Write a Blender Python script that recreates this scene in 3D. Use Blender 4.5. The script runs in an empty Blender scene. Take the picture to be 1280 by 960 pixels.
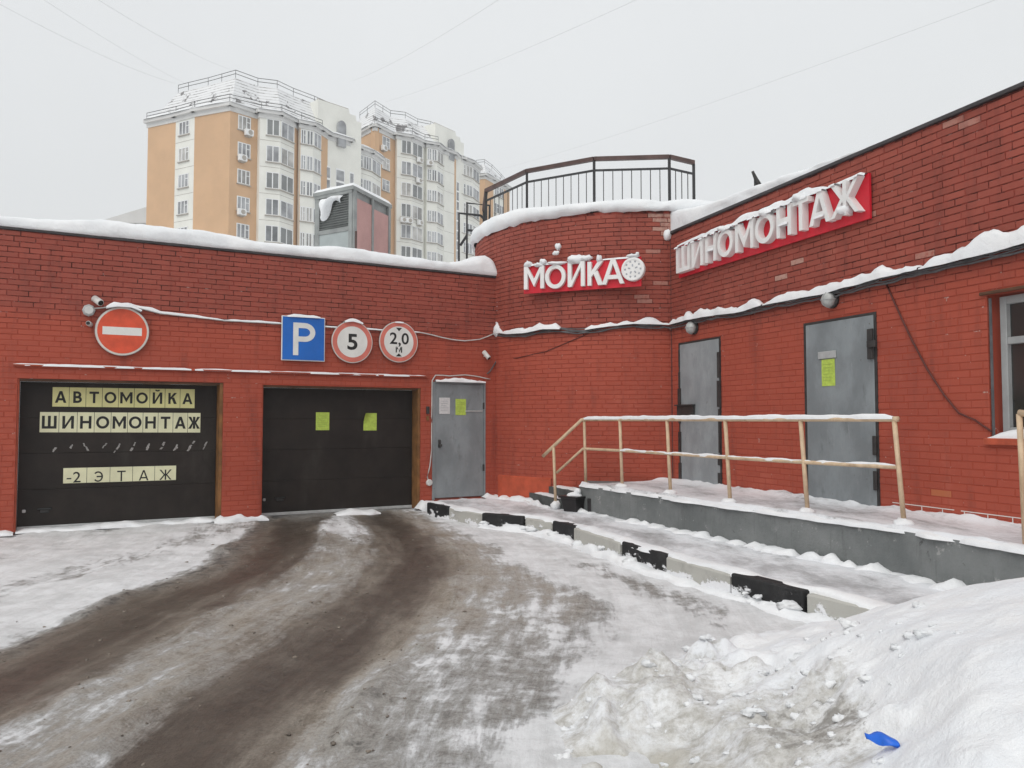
import bpy, math, random
import numpy as np
from mathutils import Matrix, Vector

random.seed(7)
np.random.seed(7)
scene = bpy.context.scene
COL = scene.collection
R = math.radians

# ------------------------------------------------------------------ camera, sky, sun, exposure
EYE = 1.55
cam_data = bpy.data.cameras.new('camera')
cam_data.sensor_width = 36.0
cam_data.lens = 36.0 * 1000 / 1280
cam_data.clip_end = 3000
cam = bpy.data.objects.new('camera', cam_data)
cam.location = (0, 0, EYE)
cam.rotation_euler = (R(90 + 2.58), 0, 0)
COL.objects.link(cam)
scene.camera = cam

SUN_ELEV, SUN_ROT = 48, 205          # high veiled sun behind the camera, a little to its left
world = bpy.data.worlds.new('World')
scene.world = world
world.use_nodes = True
wn = world.node_tree.nodes
wl = world.node_tree.links
wn.clear()
wo = wn.new('ShaderNodeOutputWorld')
bg = wn.new('ShaderNodeBackground')
sky = wn.new('ShaderNodeTexSky')
sky.sky_type = 'NISHITA'
sky.sun_disc = False
sky.sun_elevation = R(SUN_ELEV)
sky.sun_rotation = R(SUN_ROT)
sky.dust_density = 6
sky.air_density = 2
mixs = wn.new('ShaderNodeMix')
mixs.data_type = 'RGBA'
mixs.inputs['Factor'].default_value = 0.965       # closed cloud deck over the clear sky
mixs.inputs['B'].default_value = (6.30, 6.44, 6.54, 1)
wl.new(sky.outputs[0], mixs.inputs['A'])
cl = wn.new('ShaderNodeTexNoise')                   # barely visible tone in the cloud deck
cl.inputs['Scale'].default_value = 1.6
cl.inputs['Detail'].default_value = 4
wl.new(wn.new('ShaderNodeTexCoord').outputs['Generated'], cl.inputs['Vector'])
cr = wn.new('ShaderNodeMapRange')
cr.inputs['From Min'].default_value = 0.3
cr.inputs['From Max'].default_value = 0.7
cr.inputs['To Min'].default_value = 0.965
cr.inputs['To Max'].default_value = 1.03
wl.new(cl.outputs[0], cr.inputs['Value'])
sc_ = wn.new('ShaderNodeVectorMath')
sc_.operation = 'SCALE'
wl.new(mixs.outputs['Result'], sc_.inputs[0])
wl.new(cr.outputs[0], sc_.inputs['Scale'])
wl.new(sc_.outputs[0], bg.inputs['Color'])
bg.inputs['Strength'].default_value = 0.126
wl.new(bg.outputs[0], wo.inputs[0])

sun_data = bpy.data.lights.new('sun', 'SUN')
sun_data.energy = 1.15
sun_data.angle = R(50)
sun_data.color = (1.0, 0.97, 0.93)
sun = bpy.data.objects.new('sun', sun_data)
sun.rotation_euler = (R(90 - SUN_ELEV), 0, R(-25))
sun.location = (-8, -12, 30)
COL.objects.link(sun)

vs = scene.view_settings
vs.view_transform = 'Standard'
vs.look = 'None'
vs.exposure = 0.10
vs.gamma = 1.0
scene.render.engine = 'CYCLES'
scene.cycles.use_denoising = True
scene.cycles.max_bounces = 6
scene.cycles.diffuse_bounces = 4
scene.render.film_transparent = False


# ------------------------------------------------------------------ helpers
def hash2(ix, iy, seed):
    h = (ix.astype(np.int64) * 374761393 + iy.astype(np.int64) * 668265263 + seed * 974634777) & 0xffffffff
    h = ((h ^ (h >> 13)) * 1274126177) & 0xffffffff
    return ((h ^ (h >> 16)) & 0xffff) / 65535.0


def vnoise(x, y, seed=0):
    x = np.asarray(x, float)
    y = np.asarray(y, float)
    ix, iy = np.floor(x), np.floor(y)
    fx, fy = x - ix, y - iy
    fx = fx * fx * (3 - 2 * fx)
    fy = fy * fy * (3 - 2 * fy)
    a, b = hash2(ix, iy, seed), hash2(ix + 1, iy, seed)
    c, d = hash2(ix, iy + 1, seed), hash2(ix + 1, iy + 1, seed)
    return (a * (1 - fx) + b * fx) * (1 - fy) + (c * (1 - fx) + d * fx) * fy


def fbm(x, y, seed=0, octaves=4):
    x, y = np.asarray(x, float), np.asarray(y, float)
    s, a, t = 0, 0.5, 0
    for k in range(octaves):
        c_, s_ = math.cos(0.6 + 0.9 * k), math.sin(0.6 + 0.9 * k)      # turn each octave so the lattice never shows
        s = s + a * vnoise((c_ * x - s_ * y) * 2 ** k + 17 * k, (s_ * x + c_ * y) * 2 ** k - 9 * k, seed + k)
        t += a
        a *= 0.5
    return s / t


def sstep(a, b, x):
    t = np.clip((x - a) / (b - a), 0, 1)
    return t * t * (3 - 2 * t)


def link(o, parent=None):
    COL.objects.link(o)
    if parent is not None:
        o.parent = parent
        if parent.type == 'EMPTY':
            o.matrix_parent_inverse = Matrix.Translation(-Vector(parent.location))
    return o


def tag(o, label=None, cat=None, group=None, kind=None):
    if label:
        o['label'] = label
    if cat:
        o['category'] = cat
    if group:
        o['group'] = group
    if kind:
        o['kind'] = kind
    return o


def thing(name, label, cat, loc=(0, 0, 0), group=None):
    o = bpy.data.objects.new(name, None)
    o.location = loc
    o.empty_display_size = 0.2
    COL.objects.link(o)
    return tag(o, label, cat, group)


class Frame:
    """x runs along the wall, y is up, z stands out of the wall"""
    def __init__(self, O, u):
        u = Vector((u[0], u[1], 0)).normalized()
        n = Vector((u.y, -u.x, 0))
        self.u, self.n, self.O = u, n, Vector((O[0], O[1], 0))
        self.M = Matrix(((u.x, 0, n.x, O[0]), (u.y, 0, n.y, O[1]), (0, 1, 0, 0), (0, 0, 0, 1)))

    def p(self, s, z, off=0):
        return self.O + self.u * s + self.n * off + Vector((0, 0, z))


WORLD = Matrix.Identity(4)


class MB:
    def __init__(self, M=WORLD):
        self.v, self.f, self.M = [], [], M
        self.tint = []

    def add(self, verts, faces, tint=None):
        b = len(self.v)
        self.v.extend([self.M @ Vector(p) for p in verts])
        self.f.extend([tuple(i + b for i in q) for q in faces])
        if tint is not None:
            self.tint.extend([tint] * len(verts))
        return self

    def box(self, x0, x1, y0, y1, z0, z1, bev=0.0, tint=None):
        if bev <= 0:
            vs_ = [(x, y, z) for z in (z0, z1) for y in (y0, y1) for x in (x0, x1)]
            fs = [(0, 2, 3, 1), (4, 5, 7, 6), (0, 1, 5, 4), (2, 6, 7, 3), (0, 4, 6, 2), (1, 3, 7, 5)]
            return self.add(vs_, fs, tint)
        import bmesh
        bm = bmesh.new()
        bmesh.ops.create_cube(bm, size=1)
        for v in bm.verts:
            v.co = Vector(((x0 + x1) / 2 + v.co.x * (x1 - x0), (y0 + y1) / 2 + v.co.y * (y1 - y0), (z0 + z1) / 2 + v.co.z * (z1 - z0)))
        bmesh.ops.bevel(bm, geom=bm.edges[:], offset=bev, segments=1, affect='EDGES')
        bm.verts.index_update()
        self.add([v.co.copy() for v in bm.verts], [[v.index for v in f.verts] for f in bm.faces], tint)
        bm.free()
        return self

    def prism(self, poly, z0, z1):
        """poly: (x, y) list, counter-clockwise seen from +z"""
        n = len(poly)
        vs_ = [(x, y, z0) for x, y in poly] + [(x, y, z1) for x, y in poly]
        fs = [tuple(range(n - 1, -1, -1)), tuple(range(n, 2 * n))]
        fs += [(i, (i + 1) % n, n + (i + 1) % n, n + i) for i in range(n)]
        return self.add(vs_, fs)

    def tube(self, pts, r, seg=8, cap=True, square=False):
        pts = [Vector(p) for p in pts]
        rs = r if isinstance(r, (list, tuple)) else [r] * len(pts)
        if square:
            seg = 4
        vs_, fs = [], []
        t0 = (pts[1] - pts[0]).normalized()
        up = Vector((0, 0, 1)) if abs(t0.z) < 0.9 else Vector((1, 0, 0))
        for i, p in enumerate(pts):
            if i == 0:
                t = pts[1] - pts[0]
            elif i == len(pts) - 1:
                t = pts[-1] - pts[-2]
            else:
                t = (pts[i + 1] - p).normalized() + (p - pts[i - 1]).normalized()
            t.normalize()
            a = up.cross(t)
            if a.length < 1e-4:
                a = Vector((1, 0, 0)).cross(t)
            a.normalize()
            b = t.cross(a)
            for k in range(seg):
                an = 2 * math.pi * (k + (0.5 if square else 0)) / seg
                rr = rs[i] * (1.414 if square else 1)
                vs_.append(p + a * math.cos(an) * rr + b * math.sin(an) * rr)
        for i in range(len(pts) - 1):
            for k in range(seg):
                k2 = (k + 1) % seg
                fs.append((i * seg + k, i * seg + k2, (i + 1) * seg + k2, (i + 1) * seg + k))
        if cap:
            fs.append(tuple(range(seg - 1, -1, -1)))
            m = (len(pts) - 1) * seg
            fs.append(tuple(m + k for k in range(seg)))
        return self.add(vs_, fs)

    def lathe(self, c, prof, seg=28):
        """profile (r, z) about the local z axis through c"""
        vs_, fs = [], []
        for r_, z_ in prof:
            for k in range(seg):
                a = 2 * math.pi * k / seg
                vs_.append((c[0] + r_ * math.cos(a), c[1] + r_ * math.sin(a), c[2] + z_))
        for i in range(len(prof) - 1):
            for k in range(seg):
                k2 = (k + 1) % seg
                fs.append((i * seg + k, i * seg + k2, (i + 1) * seg + k2, (i + 1) * seg + k))
        fs.append(tuple(range(seg - 1, -1, -1)))
        m = (len(prof) - 1) * seg
        fs.append(tuple(m + k for k in range(seg)))
        return self.add(vs_, fs)

    def blob(self, c, r, seed=0, nu=12, nv=7, rough=0.35):
        rng = random.Random(seed)
        ph = [rng.uniform(0, 6.28) for _ in range(6)]
        vs_, fs = [(c[0], c[1], c[2] - r[2])], []
        for j in range(1, nv):
            th = math.pi * j / nv
            for i in range(nu):
                a = 2 * math.pi * i / nu
                d = 1 + rough * (0.45 * math.sin(2 * a + ph[0]) * math.sin(th + ph[1]) + 0.3 * math.sin(3 * a + 2 * th + ph[2])
                                 + 0.25 * math.sin(5 * a - 3 * th + ph[3]) + rng.uniform(-0.2, 0.2))
                vs_.append((c[0] + r[0] * d * math.sin(th) * math.cos(a), c[1] + r[1] * d * math.sin(th) * math.sin(a), c[2] - r[2] * d * math.cos(th)))
        vs_.append((c[0], c[1], c[2] + r[2]))
        for i in range(nu):
            fs.append((0, 1 + (i + 1) % nu, 1 + i))
            for j in range(nv - 2):
                a, b = 1 + j * nu + i, 1 + j * nu + (i + 1) % nu
                fs.append((a, b, b + nu, a + nu))
            b = 1 + (nv - 2) * nu
            fs.append((b + i, b + (i + 1) % nu, len(vs_) - 1))
        return self.add(vs_, fs)

    def ridge(self, pts, w, h, seed=0, jag=0.5, freq=6.0, step=0.05, back=None, sink=0.02):
        """a strip of lying snow along a path: half round, uneven in height and width"""
        pts = [Vector(p) for p in pts]
        path, acc = [], 0.0
        ws = w if isinstance(w, (list, tuple)) else [w] * len(pts)
        hs = h if isinstance(h, (list, tuple)) else [h] * len(pts)
        for i in range(len(pts) - 1):
            n = max(2, int((pts[i + 1] - pts[i]).length / step))
            for k in range(n + (1 if i == len(pts) - 2 else 0)):
                t = k / n
                path.append((pts[i].lerp(pts[i + 1], t), ws[i] * (1 - t) + ws[i + 1] * t, hs[i] * (1 - t) + hs[i + 1] * t))
        vs_, fs = [], []
        m = 9
        for i, (p, wi, hi) in enumerate(path):
            a = path[max(0, i - 1)][0]
            b = path[min(len(path) - 1, i + 1)][0]
            if i:
                acc += (p - path[i - 1][0]).length
            t = (b - a)
            t.z = 0
            t.normalize()
            side = Vector((t.y, -t.x, 0))
            nz = float(fbm(acc * freq, seed * 3.7, seed, 3)) * 2 - 1
            nw = float(fbm(acc * freq, seed * 3.7 + 40, seed, 3)) * 2 - 1
            hh = max(0.1 * hi, hi * (1 + jag * nz * 1.6))
            ww = max(0.3 * wi, wi * (1 + jag * nw))
            end = min(1.0, i / 2.0, (len(path) - 1 - i) / 2.0)
            hh *= 0.15 + 0.85 * end
            for k in range(m):
                an = math.pi * k / (m - 1)
                wig = 1 + 0.25 * jag * (float(vnoise(acc * freq * 2.5, k * 1.7, seed + 5)) - 0.5)
                off = math.cos(an) * ww
                if back is not None:
                    off = max(-back, off)
                vs_.append(p + side * off + Vector((0, 0, math.sin(an) * hh * wig - (sink if k in (0, m - 1) else 0))))
        for i in range(len(path) - 1):
            for k in range(m - 1):
                fs.append((i * m + k, i * m + k + 1, (i + 1) * m + k + 1, (i + 1) * m + k))
        return self.add(vs_, fs)

    def mesh(self, name, mat, smooth=False):
        me = bpy.data.meshes.new(name)
        me.from_pydata([tuple(v) for v in self.v], [], self.f)
        if self.tint:
            at = me.color_attributes.new('tint', 'FLOAT_COLOR', 'POINT')
            at.data.foreach_set('color', np.array(self.tint, np.float32).ravel())
        me.materials.append(mat)
        if smooth:
            me.polygons.foreach_set('use_smooth', [True] * len(me.polygons))
        me.update()
        return me

    def build(self, name, mat, parent=None, smooth=False):
        o = bpy.data.objects.new(name, self.mesh(name, mat, smooth))
        return link(o, parent)


def grid_mesh(name, P, mat, attrs=None, smooth=True):
    """P: (ny, nx, 3) array"""
    ny, nx = P.shape[:2]
    me = bpy.data.meshes.new(name)
    idx = np.arange(ny * nx).reshape(ny, nx)
    q = np.stack([idx[:-1, :-1], idx[:-1, 1:], idx[1:, 1:], idx[1:, :-1]], -1).reshape(-1, 4)
    me.vertices.add(ny * nx)
    me.vertices.foreach_set('co', P.reshape(-1).astype(np.float32))
    me.loops.add(q.size)
    me.loops.foreach_set('vertex_index', q.ravel().astype(np.int32))
    me.polygons.add(len(q))
    me.polygons.foreach_set('loop_start', np.arange(0, q.size, 4).astype(np.int32))
    me.polygons.foreach_set('use_smooth', np.full(len(q), smooth))
    me.update(calc_edges=True)
    me.validate()
    if attrs is not None:
        at = me.color_attributes.new('mask', 'FLOAT_COLOR', 'POINT')
        at.data.foreach_set('color', attrs.reshape(-1).astype(np.float32))
    me.materials.append(mat)
    return bpy.data.objects.new(name, me)


# ------------------------------------------------------------------ materials
class NT:
    def __init__(self, name):
        self.m = bpy.data.materials.new(name)
        self.m.use_nodes = True
        self.n, self.l = self.m.node_tree.nodes, self.m.node_tree.links
        self.b = self.n['Principled BSDF']

    def new(self, t, **kw):
        nd = self.n.new(t)
        for k, v in kw.items():
            setattr(nd, k, v)
        return nd

    def put(self, sock, v):
        if hasattr(v, 'is_linked') or hasattr(v, 'links'):
            self.l.new(v, sock)
        else:
            if isinstance(v, (tuple, list)) and len(v) == 3 and sock.type == 'RGBA':
                v = (*v, 1)
            sock.default_value = v

    def coord(self, scale=(1, 1, 1), obj=False):
        mp = self.new('ShaderNodeMapping')
        if obj:
            self.l.new(self.new('ShaderNodeTexCoord').outputs['Object'], mp.inputs[0])
        else:
            self.l.new(self.new('ShaderNodeNewGeometry').outputs['Position'], mp.inputs[0])
        mp.inputs['Scale'].default_value = scale
        return mp.outputs[0]

    def noise(self, scale, detail=4, rough=0.55, vec=None, dist=0.0):
        n = self.new('ShaderNodeTexNoise')
        n.inputs['Scale'].default_value = scale
        n.inputs['Detail'].default_value = detail
        n.inputs['Roughness'].default_value = rough
        n.inputs['Distortion'].default_value = dist
        self.l.new(vec if vec is not None else self.coord(), n.inputs['Vector'])
        return n.outputs[0]

    def ramp(self, v, a, b, c0=0.0, c1=1.0):
        m = self.new('ShaderNodeMapRange', interpolation_type='SMOOTHSTEP')
        self.put(m.inputs['Value'], v)
        self.put(m.inputs['From Min'], a)
        self.put(m.inputs['From Max'], b)
        m.inputs['To Min'].default_value = c0
        m.inputs['To Max'].default_value = c1
        return m.outputs[0]

    def math(self, op, a, b=0.0, c=None):
        m = self.new('ShaderNodeMath', operation=op)
        self.put(m.inputs[0], a)
        self.put(m.inputs[1], b)
        if c is not None:
            self.put(m.inputs[2], c)
        return m.outputs[0]

    def mix(self, f, a, b, mode='MIX'):
        m = self.new('ShaderNodeMix', data_type='RGBA', blend_type=mode)
        self.put(m.inputs['Factor'], f)
        self.put(m.inputs['A'], a)
        self.put(m.inputs['B'], b)
        return m.outputs['Result']

    def attr(self, name):
        a = self.new('ShaderNodeAttribute', attribute_name=name)
        s = self.new('ShaderNodeSeparateColor')
        self.l.new(a.outputs['Color'], s.inputs[0])
        return s.outputs

    def posz(self):
        s = self.new('ShaderNodeSeparateXYZ')
        self.l.new(self.new('ShaderNodeNewGeometry').outputs['Position'], s.inputs[0])
        return s.outputs

    def bump(self, h, strength=0.3, dist=0.02):
        b = self.new('ShaderNodeBump')
        b.inputs['Strength'].default_value = strength
        b.inputs['Distance'].default_value = dist
        self.l.new(h, b.inputs['Height'])
        self.l.new(b.outputs[0], self.b.inputs['Normal'])

    def out(self, col, rough=0.7, metal=0.0, spec=0.5):
        self.put(self.b.inputs['Base Color'], col)
        self.put(self.b.inputs['Roughness'], rough)
        self.b.inputs['Metallic'].default_value = metal
        self.b.inputs['Specular IOR Level'].default_value = spec
        return self.m


def plain(name, col, rough=0.6, var=0.25, scale=6, metal=0.0, spec=0.4, bump=0.0, obj=False, stain=None, stain_amt=0.4):
    t = NT(name)
    v = t.coord(obj=obj)
    n = t.noise(scale, 5, 0.6, v)
    f = t.ramp(n, 0.25, 0.75, 1 - var, 1 + var)
    c = t.new('ShaderNodeVectorMath', operation='SCALE')
    c.inputs[0].default_value = col
    t.l.new(f, c.inputs['Scale'])
    res = c.outputs[0]
    if stain:
        n2 = t.noise(scale * 0.6, 6, 0.65, t.coord((1, 1, 0.35), obj))
        res = t.mix(t.ramp(n2, 0.5, 0.72, 0, stain_amt), res, stain)
    if bump:
        t.bump(t.noise(scale * 8, 3, 0.6, v), bump, 0.01)
    return t.out(res, rough, metal, spec)


def snow_mat(name, dirt=0.0):
    t = NT(name)
    n = t.noise(2.2, 6, 0.6)
    c = t.mix(t.ramp(n, 0.35, 0.7), (0.80, 0.82, 0.84), (0.87, 0.88, 0.89))
    if dirt:
        n2 = t.noise(7, 6, 0.7)
        c = t.mix(t.ramp(n2, 0.5, 0.75, 0, dirt), c, (0.42, 0.41, 0.40))
    h = t.math('ADD', t.noise(18, 5, 0.65), t.math('MULTIPLY', t.noise(140, 2, 0.5), 0.25))
    t.bump(h, 0.45, 0.03)
    t.b.inputs['Subsurface Weight'].default_value = 0.0
    return t.out(c, 0.75, 0, 0.25)


def brick_mat():
    t = NT('painted_brick')
    tint = t.attr('tint')
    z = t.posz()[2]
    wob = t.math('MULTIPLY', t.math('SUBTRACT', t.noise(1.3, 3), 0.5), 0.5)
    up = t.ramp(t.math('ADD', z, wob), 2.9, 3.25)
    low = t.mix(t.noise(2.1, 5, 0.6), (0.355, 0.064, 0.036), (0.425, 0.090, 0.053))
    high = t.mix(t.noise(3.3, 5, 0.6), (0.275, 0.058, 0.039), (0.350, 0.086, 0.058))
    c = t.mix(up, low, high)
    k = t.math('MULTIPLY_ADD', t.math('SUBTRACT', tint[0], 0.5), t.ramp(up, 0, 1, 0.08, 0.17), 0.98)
    sc = t.new('ShaderNodeVectorMath', operation='SCALE')
    t.l.new(c, sc.inputs[0])
    t.l.new(k, sc.inputs['Scale'])
    c = sc.outputs[0]
    c = t.mix(t.math('MULTIPLY', tint[2], 0.8), c, (0.46, 0.15, 0.06))          # bricks whose paint has gone
    pale = t.math('MULTIPLY', tint[1], t.ramp(t.noise(14, 5, 0.75), 0.25, 0.55))
    c = t.mix(pale, c, (0.50, 0.31, 0.25))                                       # lime bloom
    streak = t.noise(2.6, 5, 0.65, t.coord((2.2, 2.2, 0.30)))
    c = t.mix(t.ramp(streak, 0.50, 0.76, 0, 0.5), c, (0.13, 0.035, 0.028))      # soot runs
    big = t.noise(0.55, 5, 0.6)
    c = t.mix(t.ramp(big, 0.50, 0.72, 0, 0.35), c, (0.23, 0.055, 0.042))          # damp, duller areas
    fade = t.noise(1.4, 6, 0.7, t.coord((1, 1, 0.6)))
    c = t.mix(t.ramp(fade, 0.58, 0.75, 0, 0.30), c, (0.50, 0.16, 0.11))           # chalky faded paint
    spot = t.noise(46, 3, 0.6)
    c = t.mix(t.ramp(spot, 0.68, 0.76, 0, 0.45), c, (0.45, 0.30, 0.26))
    t.bump(t.math('ADD', t.noise(60, 4, 0.6), t.math('MULTIPLY', t.noise(9, 3), 0.8)), 0.35, 0.006)
    return t.out(c, 0.72, 0, 0.35)


def mortar_mat():
    t = NT('painted_mortar')
    z = t.posz()[2]
    wob = t.math('MULTIPLY', t.math('SUBTRACT', t.noise(1.3, 3), 0.5), 0.5)
    up = t.ramp(t.math('ADD', z, wob), 2.7, 3.2)
    low = t.mix(t.noise(5, 4), (0.31, 0.054, 0.031), (0.385, 0.078, 0.045))
    high = t.mix(t.ramp(t.noise(6, 6, 0.75), 0.42, 0.56), (0.085, 0.024, 0.020), (0.31, 0.062, 0.045))
    c = t.mix(up, low, high)
    c = t.mix(t.ramp(t.noise(9, 4, 0.7), 0.63, 0.72, 0, 0.75), c, (0.50, 0.42, 0.38))
    t.bump(t.noise(70, 3), 0.5, 0.006)
    return t.out(c, 0.85, 0, 0.2)


def road_mat():
    t = NT('slush_and_ice_road')
    m = t.attr('mask')                       # r snow cover, g brown slush, b wet wheel track
    fl = t.new('ShaderNodeAttribute', attribute_name='flow')
    def flow(sx, sy):
        mp = t.new('ShaderNodeMapping')
        t.l.new(fl.outputs['Vector'], mp.inputs[0])
        mp.inputs['Scale'].default_value = (sx, sy, 1)
        return mp.outputs[0]
    sub = lambda v, k: t.math('MULTIPLY', t.math('SUBTRACT', v, 0.5), k)
    streak = t.noise(1.0, 10, 0.76, flow(3.8, 0.85), 0.35)
    long = t.noise(1.0, 9, 0.74, flow(8.0, 0.9), 0.3)
    blot = t.noise(2.3, 10, 0.74)
    crack = t.noise(9.5, 8, 0.78, None, 0.5)
    crumb = t.noise(60, 4, 0.7)
    grit = t.noise(150, 2, 0.6)
    cov = t.math('ADD', m[0], t.math('ADD', sub(streak, 1.15), t.math('ADD', sub(blot, 0.85), t.math('ADD', sub(crack, 0.55), sub(long, 0.55)))))
    S = t.ramp(cov, 0.38, 0.66, 0, 0.95)              # lying snow, sharp edged
    film = t.ramp(cov, 0.10, 0.50, 0, 0.62)  # thin ice film round it
    # what lies under the snow
    asph = t.mix(t.ramp(crack, 0.40, 0.62), (0.060, 0.057, 0.054), (0.23, 0.22, 0.20))
    slush = t.mix(t.ramp(t.math('ADD', t.math('MULTIPLY_ADD', long, 0.45, 0.275), t.math('ADD', sub(crack, 0.5), sub(crumb, 0.45))), 0.34, 0.68), (0.185, 0.155, 0.122), (0.40, 0.355, 0.30))
    under = t.mix(t.ramp(t.math('ADD', m[1], t.math('ADD', sub(blot, 0.9), sub(streak, 0.6))), 0.25, 0.75), asph, slush)
    wet = t.mix(t.ramp(t.math('ADD', t.math('MULTIPLY_ADD', long, 0.4, 0.30), t.math('ADD', sub(crack, 0.6), t.math('ADD', sub(grit, 0.35), sub(crumb, 0.4)))), 0.34, 0.68), (0.056, 0.044, 0.035), (0.120, 0.096, 0.076))
    wf = t.ramp(t.math('ADD', m[2], t.math('ADD', sub(streak, 0.95), t.math('ADD', sub(blot, 0.5), sub(crack, 0.40)))), 0.20, 0.84)
    under = t.mix(wf, under, wet)
    ice = t.mix(t.ramp(crumb, 0.35, 0.7), (0.40, 0.385, 0.36), (0.58, 0.565, 0.54))
    c = t.mix(film, under, ice)
    snow = t.mix(t.ramp(t.math('ADD', blot, sub(long, 0.5)), 0.36, 0.66), (0.62, 0.625, 0.63), (0.82, 0.83, 0.845))
    c = t.mix(S, c, snow)
    c = t.mix(t.math('MULTIPLY', t.ramp(crumb, 0.66, 0.71), t.math('SUBTRACT', 0.75, t.math('MULTIPLY', S, 0.6))), c, (0.085, 0.07, 0.055))
    h = t.math('ADD', t.math('MULTIPLY', S, 0.30), t.math('ADD', t.math('MULTIPLY', streak, 0.55), t.math('ADD', t.math('MULTIPLY', crack, 0.40), t.math('ADD', t.math('MULTIPLY', crumb, 0.16), t.math('MULTIPLY', long, 0.3)))))
    t.bump(h, 0.75, 0.045)
    ro = t.mix(S, t.mix(wf, (0.55, 0.55, 0.55), (0.34, 0.34, 0.34)), (0.72, 0.72, 0.72))
    return t.out(c, ro, 0, 0.4)


def trodden_mat():
    t = NT('trodden_path_snow')
    m = t.attr('mask')
    st = t.noise(2.4, 7, 0.65, t.coord((1.0, 0.45, 1)), 0.3)
    fine = t.noise(18, 5, 0.7)
    f = t.ramp(t.math('ADD', m[1], t.math('ADD', t.math('MULTIPLY', t.math('SUBTRACT', st, 0.5), 1.6), t.math('MULTIPLY', t.math('SUBTRACT', fine, 0.5), 0.5))), 0.15, 0.75)
    c = t.mix(f, (0.80, 0.82, 0.85), (0.40, 0.405, 0.415))
    c = t.mix(t.ramp(t.math('ADD', st, t.math('MULTIPLY', fine, 0.4)), 0.80, 0.92, 0, 0.6), c, (0.22, 0.21, 0.205))
    t.bump(t.math('ADD', st, t.math('MULTIPLY', fine, 0.6)), 0.5, 0.03)
    return t.out(c, 0.6, 0, 0.35)


def kerb_mat(name, col, worn):
    t = NT(name)
    n = t.noise(4, 6, 0.7)
    c = t.mix(t.ramp(n, 0.5, 0.72, 0, 0.6), col, worn)
    z = t.posz()[2]
    g = t.math('ADD', t.math('MULTIPLY', t.noise(4.5, 5, 0.65, t.coord((1, 1, 1.8))), 1.0), t.math('MULTIPLY', t.math('SUBTRACT', 0.08, z), 1.6))
    sn = t.ramp(g, 0.575, 0.64)
    c = t.mix(sn, c, (0.82, 0.83, 0.85))
    t.bump(t.math('ADD', t.math('MULTIPLY', sn, 0.8), t.math('MULTIPLY', t.noise(40, 4, 0.7), 0.4)), 0.6, 0.02)
    return t.out(c, 0.7, 0, 0.3)


def bank_mat():
    t = NT('ploughed_snow')
    m = t.attr('mask')
    n = t.noise(3.0, 6, 0.65)
    fine = t.noise(20, 6, 0.7)
    crumb = t.noise(8, 5, 0.75)
    c = t.mix(t.ramp(n, 0.35, 0.7), (0.80, 0.82, 0.85), (0.88, 0.89, 0.90))
    g = t.ramp(t.math('ADD', m[0], t.math('MULTIPLY', t.math('SUBTRACT', crumb, 0.5), 1.3)), 0.35, 0.8)
    c = t.mix(g, c, t.mix(t.ramp(fine, 0.3, 0.7), (0.40, 0.385, 0.35), (0.64, 0.63, 0.61)))
    c = t.mix(t.ramp(t.math('ADD', m[2], t.math('MULTIPLY', t.math('SUBTRACT', n, 0.5), 0.9)), 0.35, 0.8, 0, 0.8), c, (0.46, 0.435, 0.375))
    g2 = t.ramp(t.math('ADD', m[1], t.math('MULTIPLY', t.math('SUBTRACT', t.noise(11, 6, 0.75), 0.5), 1.8)), 0.66, 0.95, 0, 0.8)
    c = t.mix(g2, c, (0.24, 0.225, 0.205))
    t.bump(t.math('ADD', t.math('MULTIPLY', crumb, 0.8), t.math('ADD', fine, t.math('MULTIPLY', t.noise(120, 2), 0.25))), 0.5, 0.04)
    return t.out(c, 0.7, 0, 0.3)


def painted_metal(name, col, rust=0.25, rough=0.55, grime=(0.10, 0.11, 0.115)):
    t = NT(name)
    n = t.noise(2.4, 6, 0.65, t.coord((1, 1, 0.6)))
    c = t.mix(t.ramp(n, 0.35, 0.7), tuple(k * 0.82 for k in col), tuple(k * 1.12 for k in col))
    n2 = t.noise(3.4, 7, 0.7, t.coord((1.6, 1.6, 0.7)))
    c = t.mix(t.ramp(n2, 0.56, 0.74, 0, rust), c, grime)
    n3 = t.noise(13, 8, 0.8)
    c = t.mix(t.ramp(n3, 0.63, 0.67, 0, 0.7), c, (0.07, 0.055, 0.045))                         # chips and rust
    n4 = t.noise(5, 6, 0.7, t.coord((4, 4, 0.5)))
    c = t.mix(t.ramp(n4, 0.60, 0.72, 0, 0.35), c, (0.42, 0.43, 0.43))                          # dried salt runs
    t.bump(t.math('ADD', t.noise(2.2, 3, 0.5), t.math('MULTIPLY', n3, 0.15)), 0.5, 0.04)
    return t.out(c, rough, 0, 0.4)


SNOW = snow_mat('lying_snow')
SNOW_D = snow_mat('trodden_snow', 0.55)
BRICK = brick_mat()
MORTAR = mortar_mat()
ROAD = road_mat()
BANK = bank_mat()
GATE = plain('dark_brown_gate', (0.020, 0.0150, 0.0125), 0.55, 0.3, 3, spec=0.25, stain=(0.05, 0.043, 0.038), stain_amt=0.5)
DOOR = painted_metal('grey_door_paint', (0.235, 0.262, 0.275), 0.6)
DOORL = painted_metal('pale_grey_door_paint', (0.30, 0.33, 0.345), 0.35)
DARK = plain('dark_metal', (0.035, 0.033, 0.032), 0.55, 0.3, 9)
FLASH = plain('dark_flashing', (0.045, 0.040, 0.042), 0.5, 0.3, 4)
OCHRE = plain('ochre_frame_paint', (0.215, 0.10, 0.032), 0.65, 0.35, 5, stain=(0.10, 0.05, 0.02), stain_amt=0.6)
UMBER = plain('umber_frame_paint', (0.10, 0.045, 0.022), 0.65, 0.35, 5)
REDTRIM = plain('red_trim_paint', (0.40, 0.075, 0.035), 0.65, 0.3, 4, stain=(0.14, 0.04, 0.02))
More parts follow.
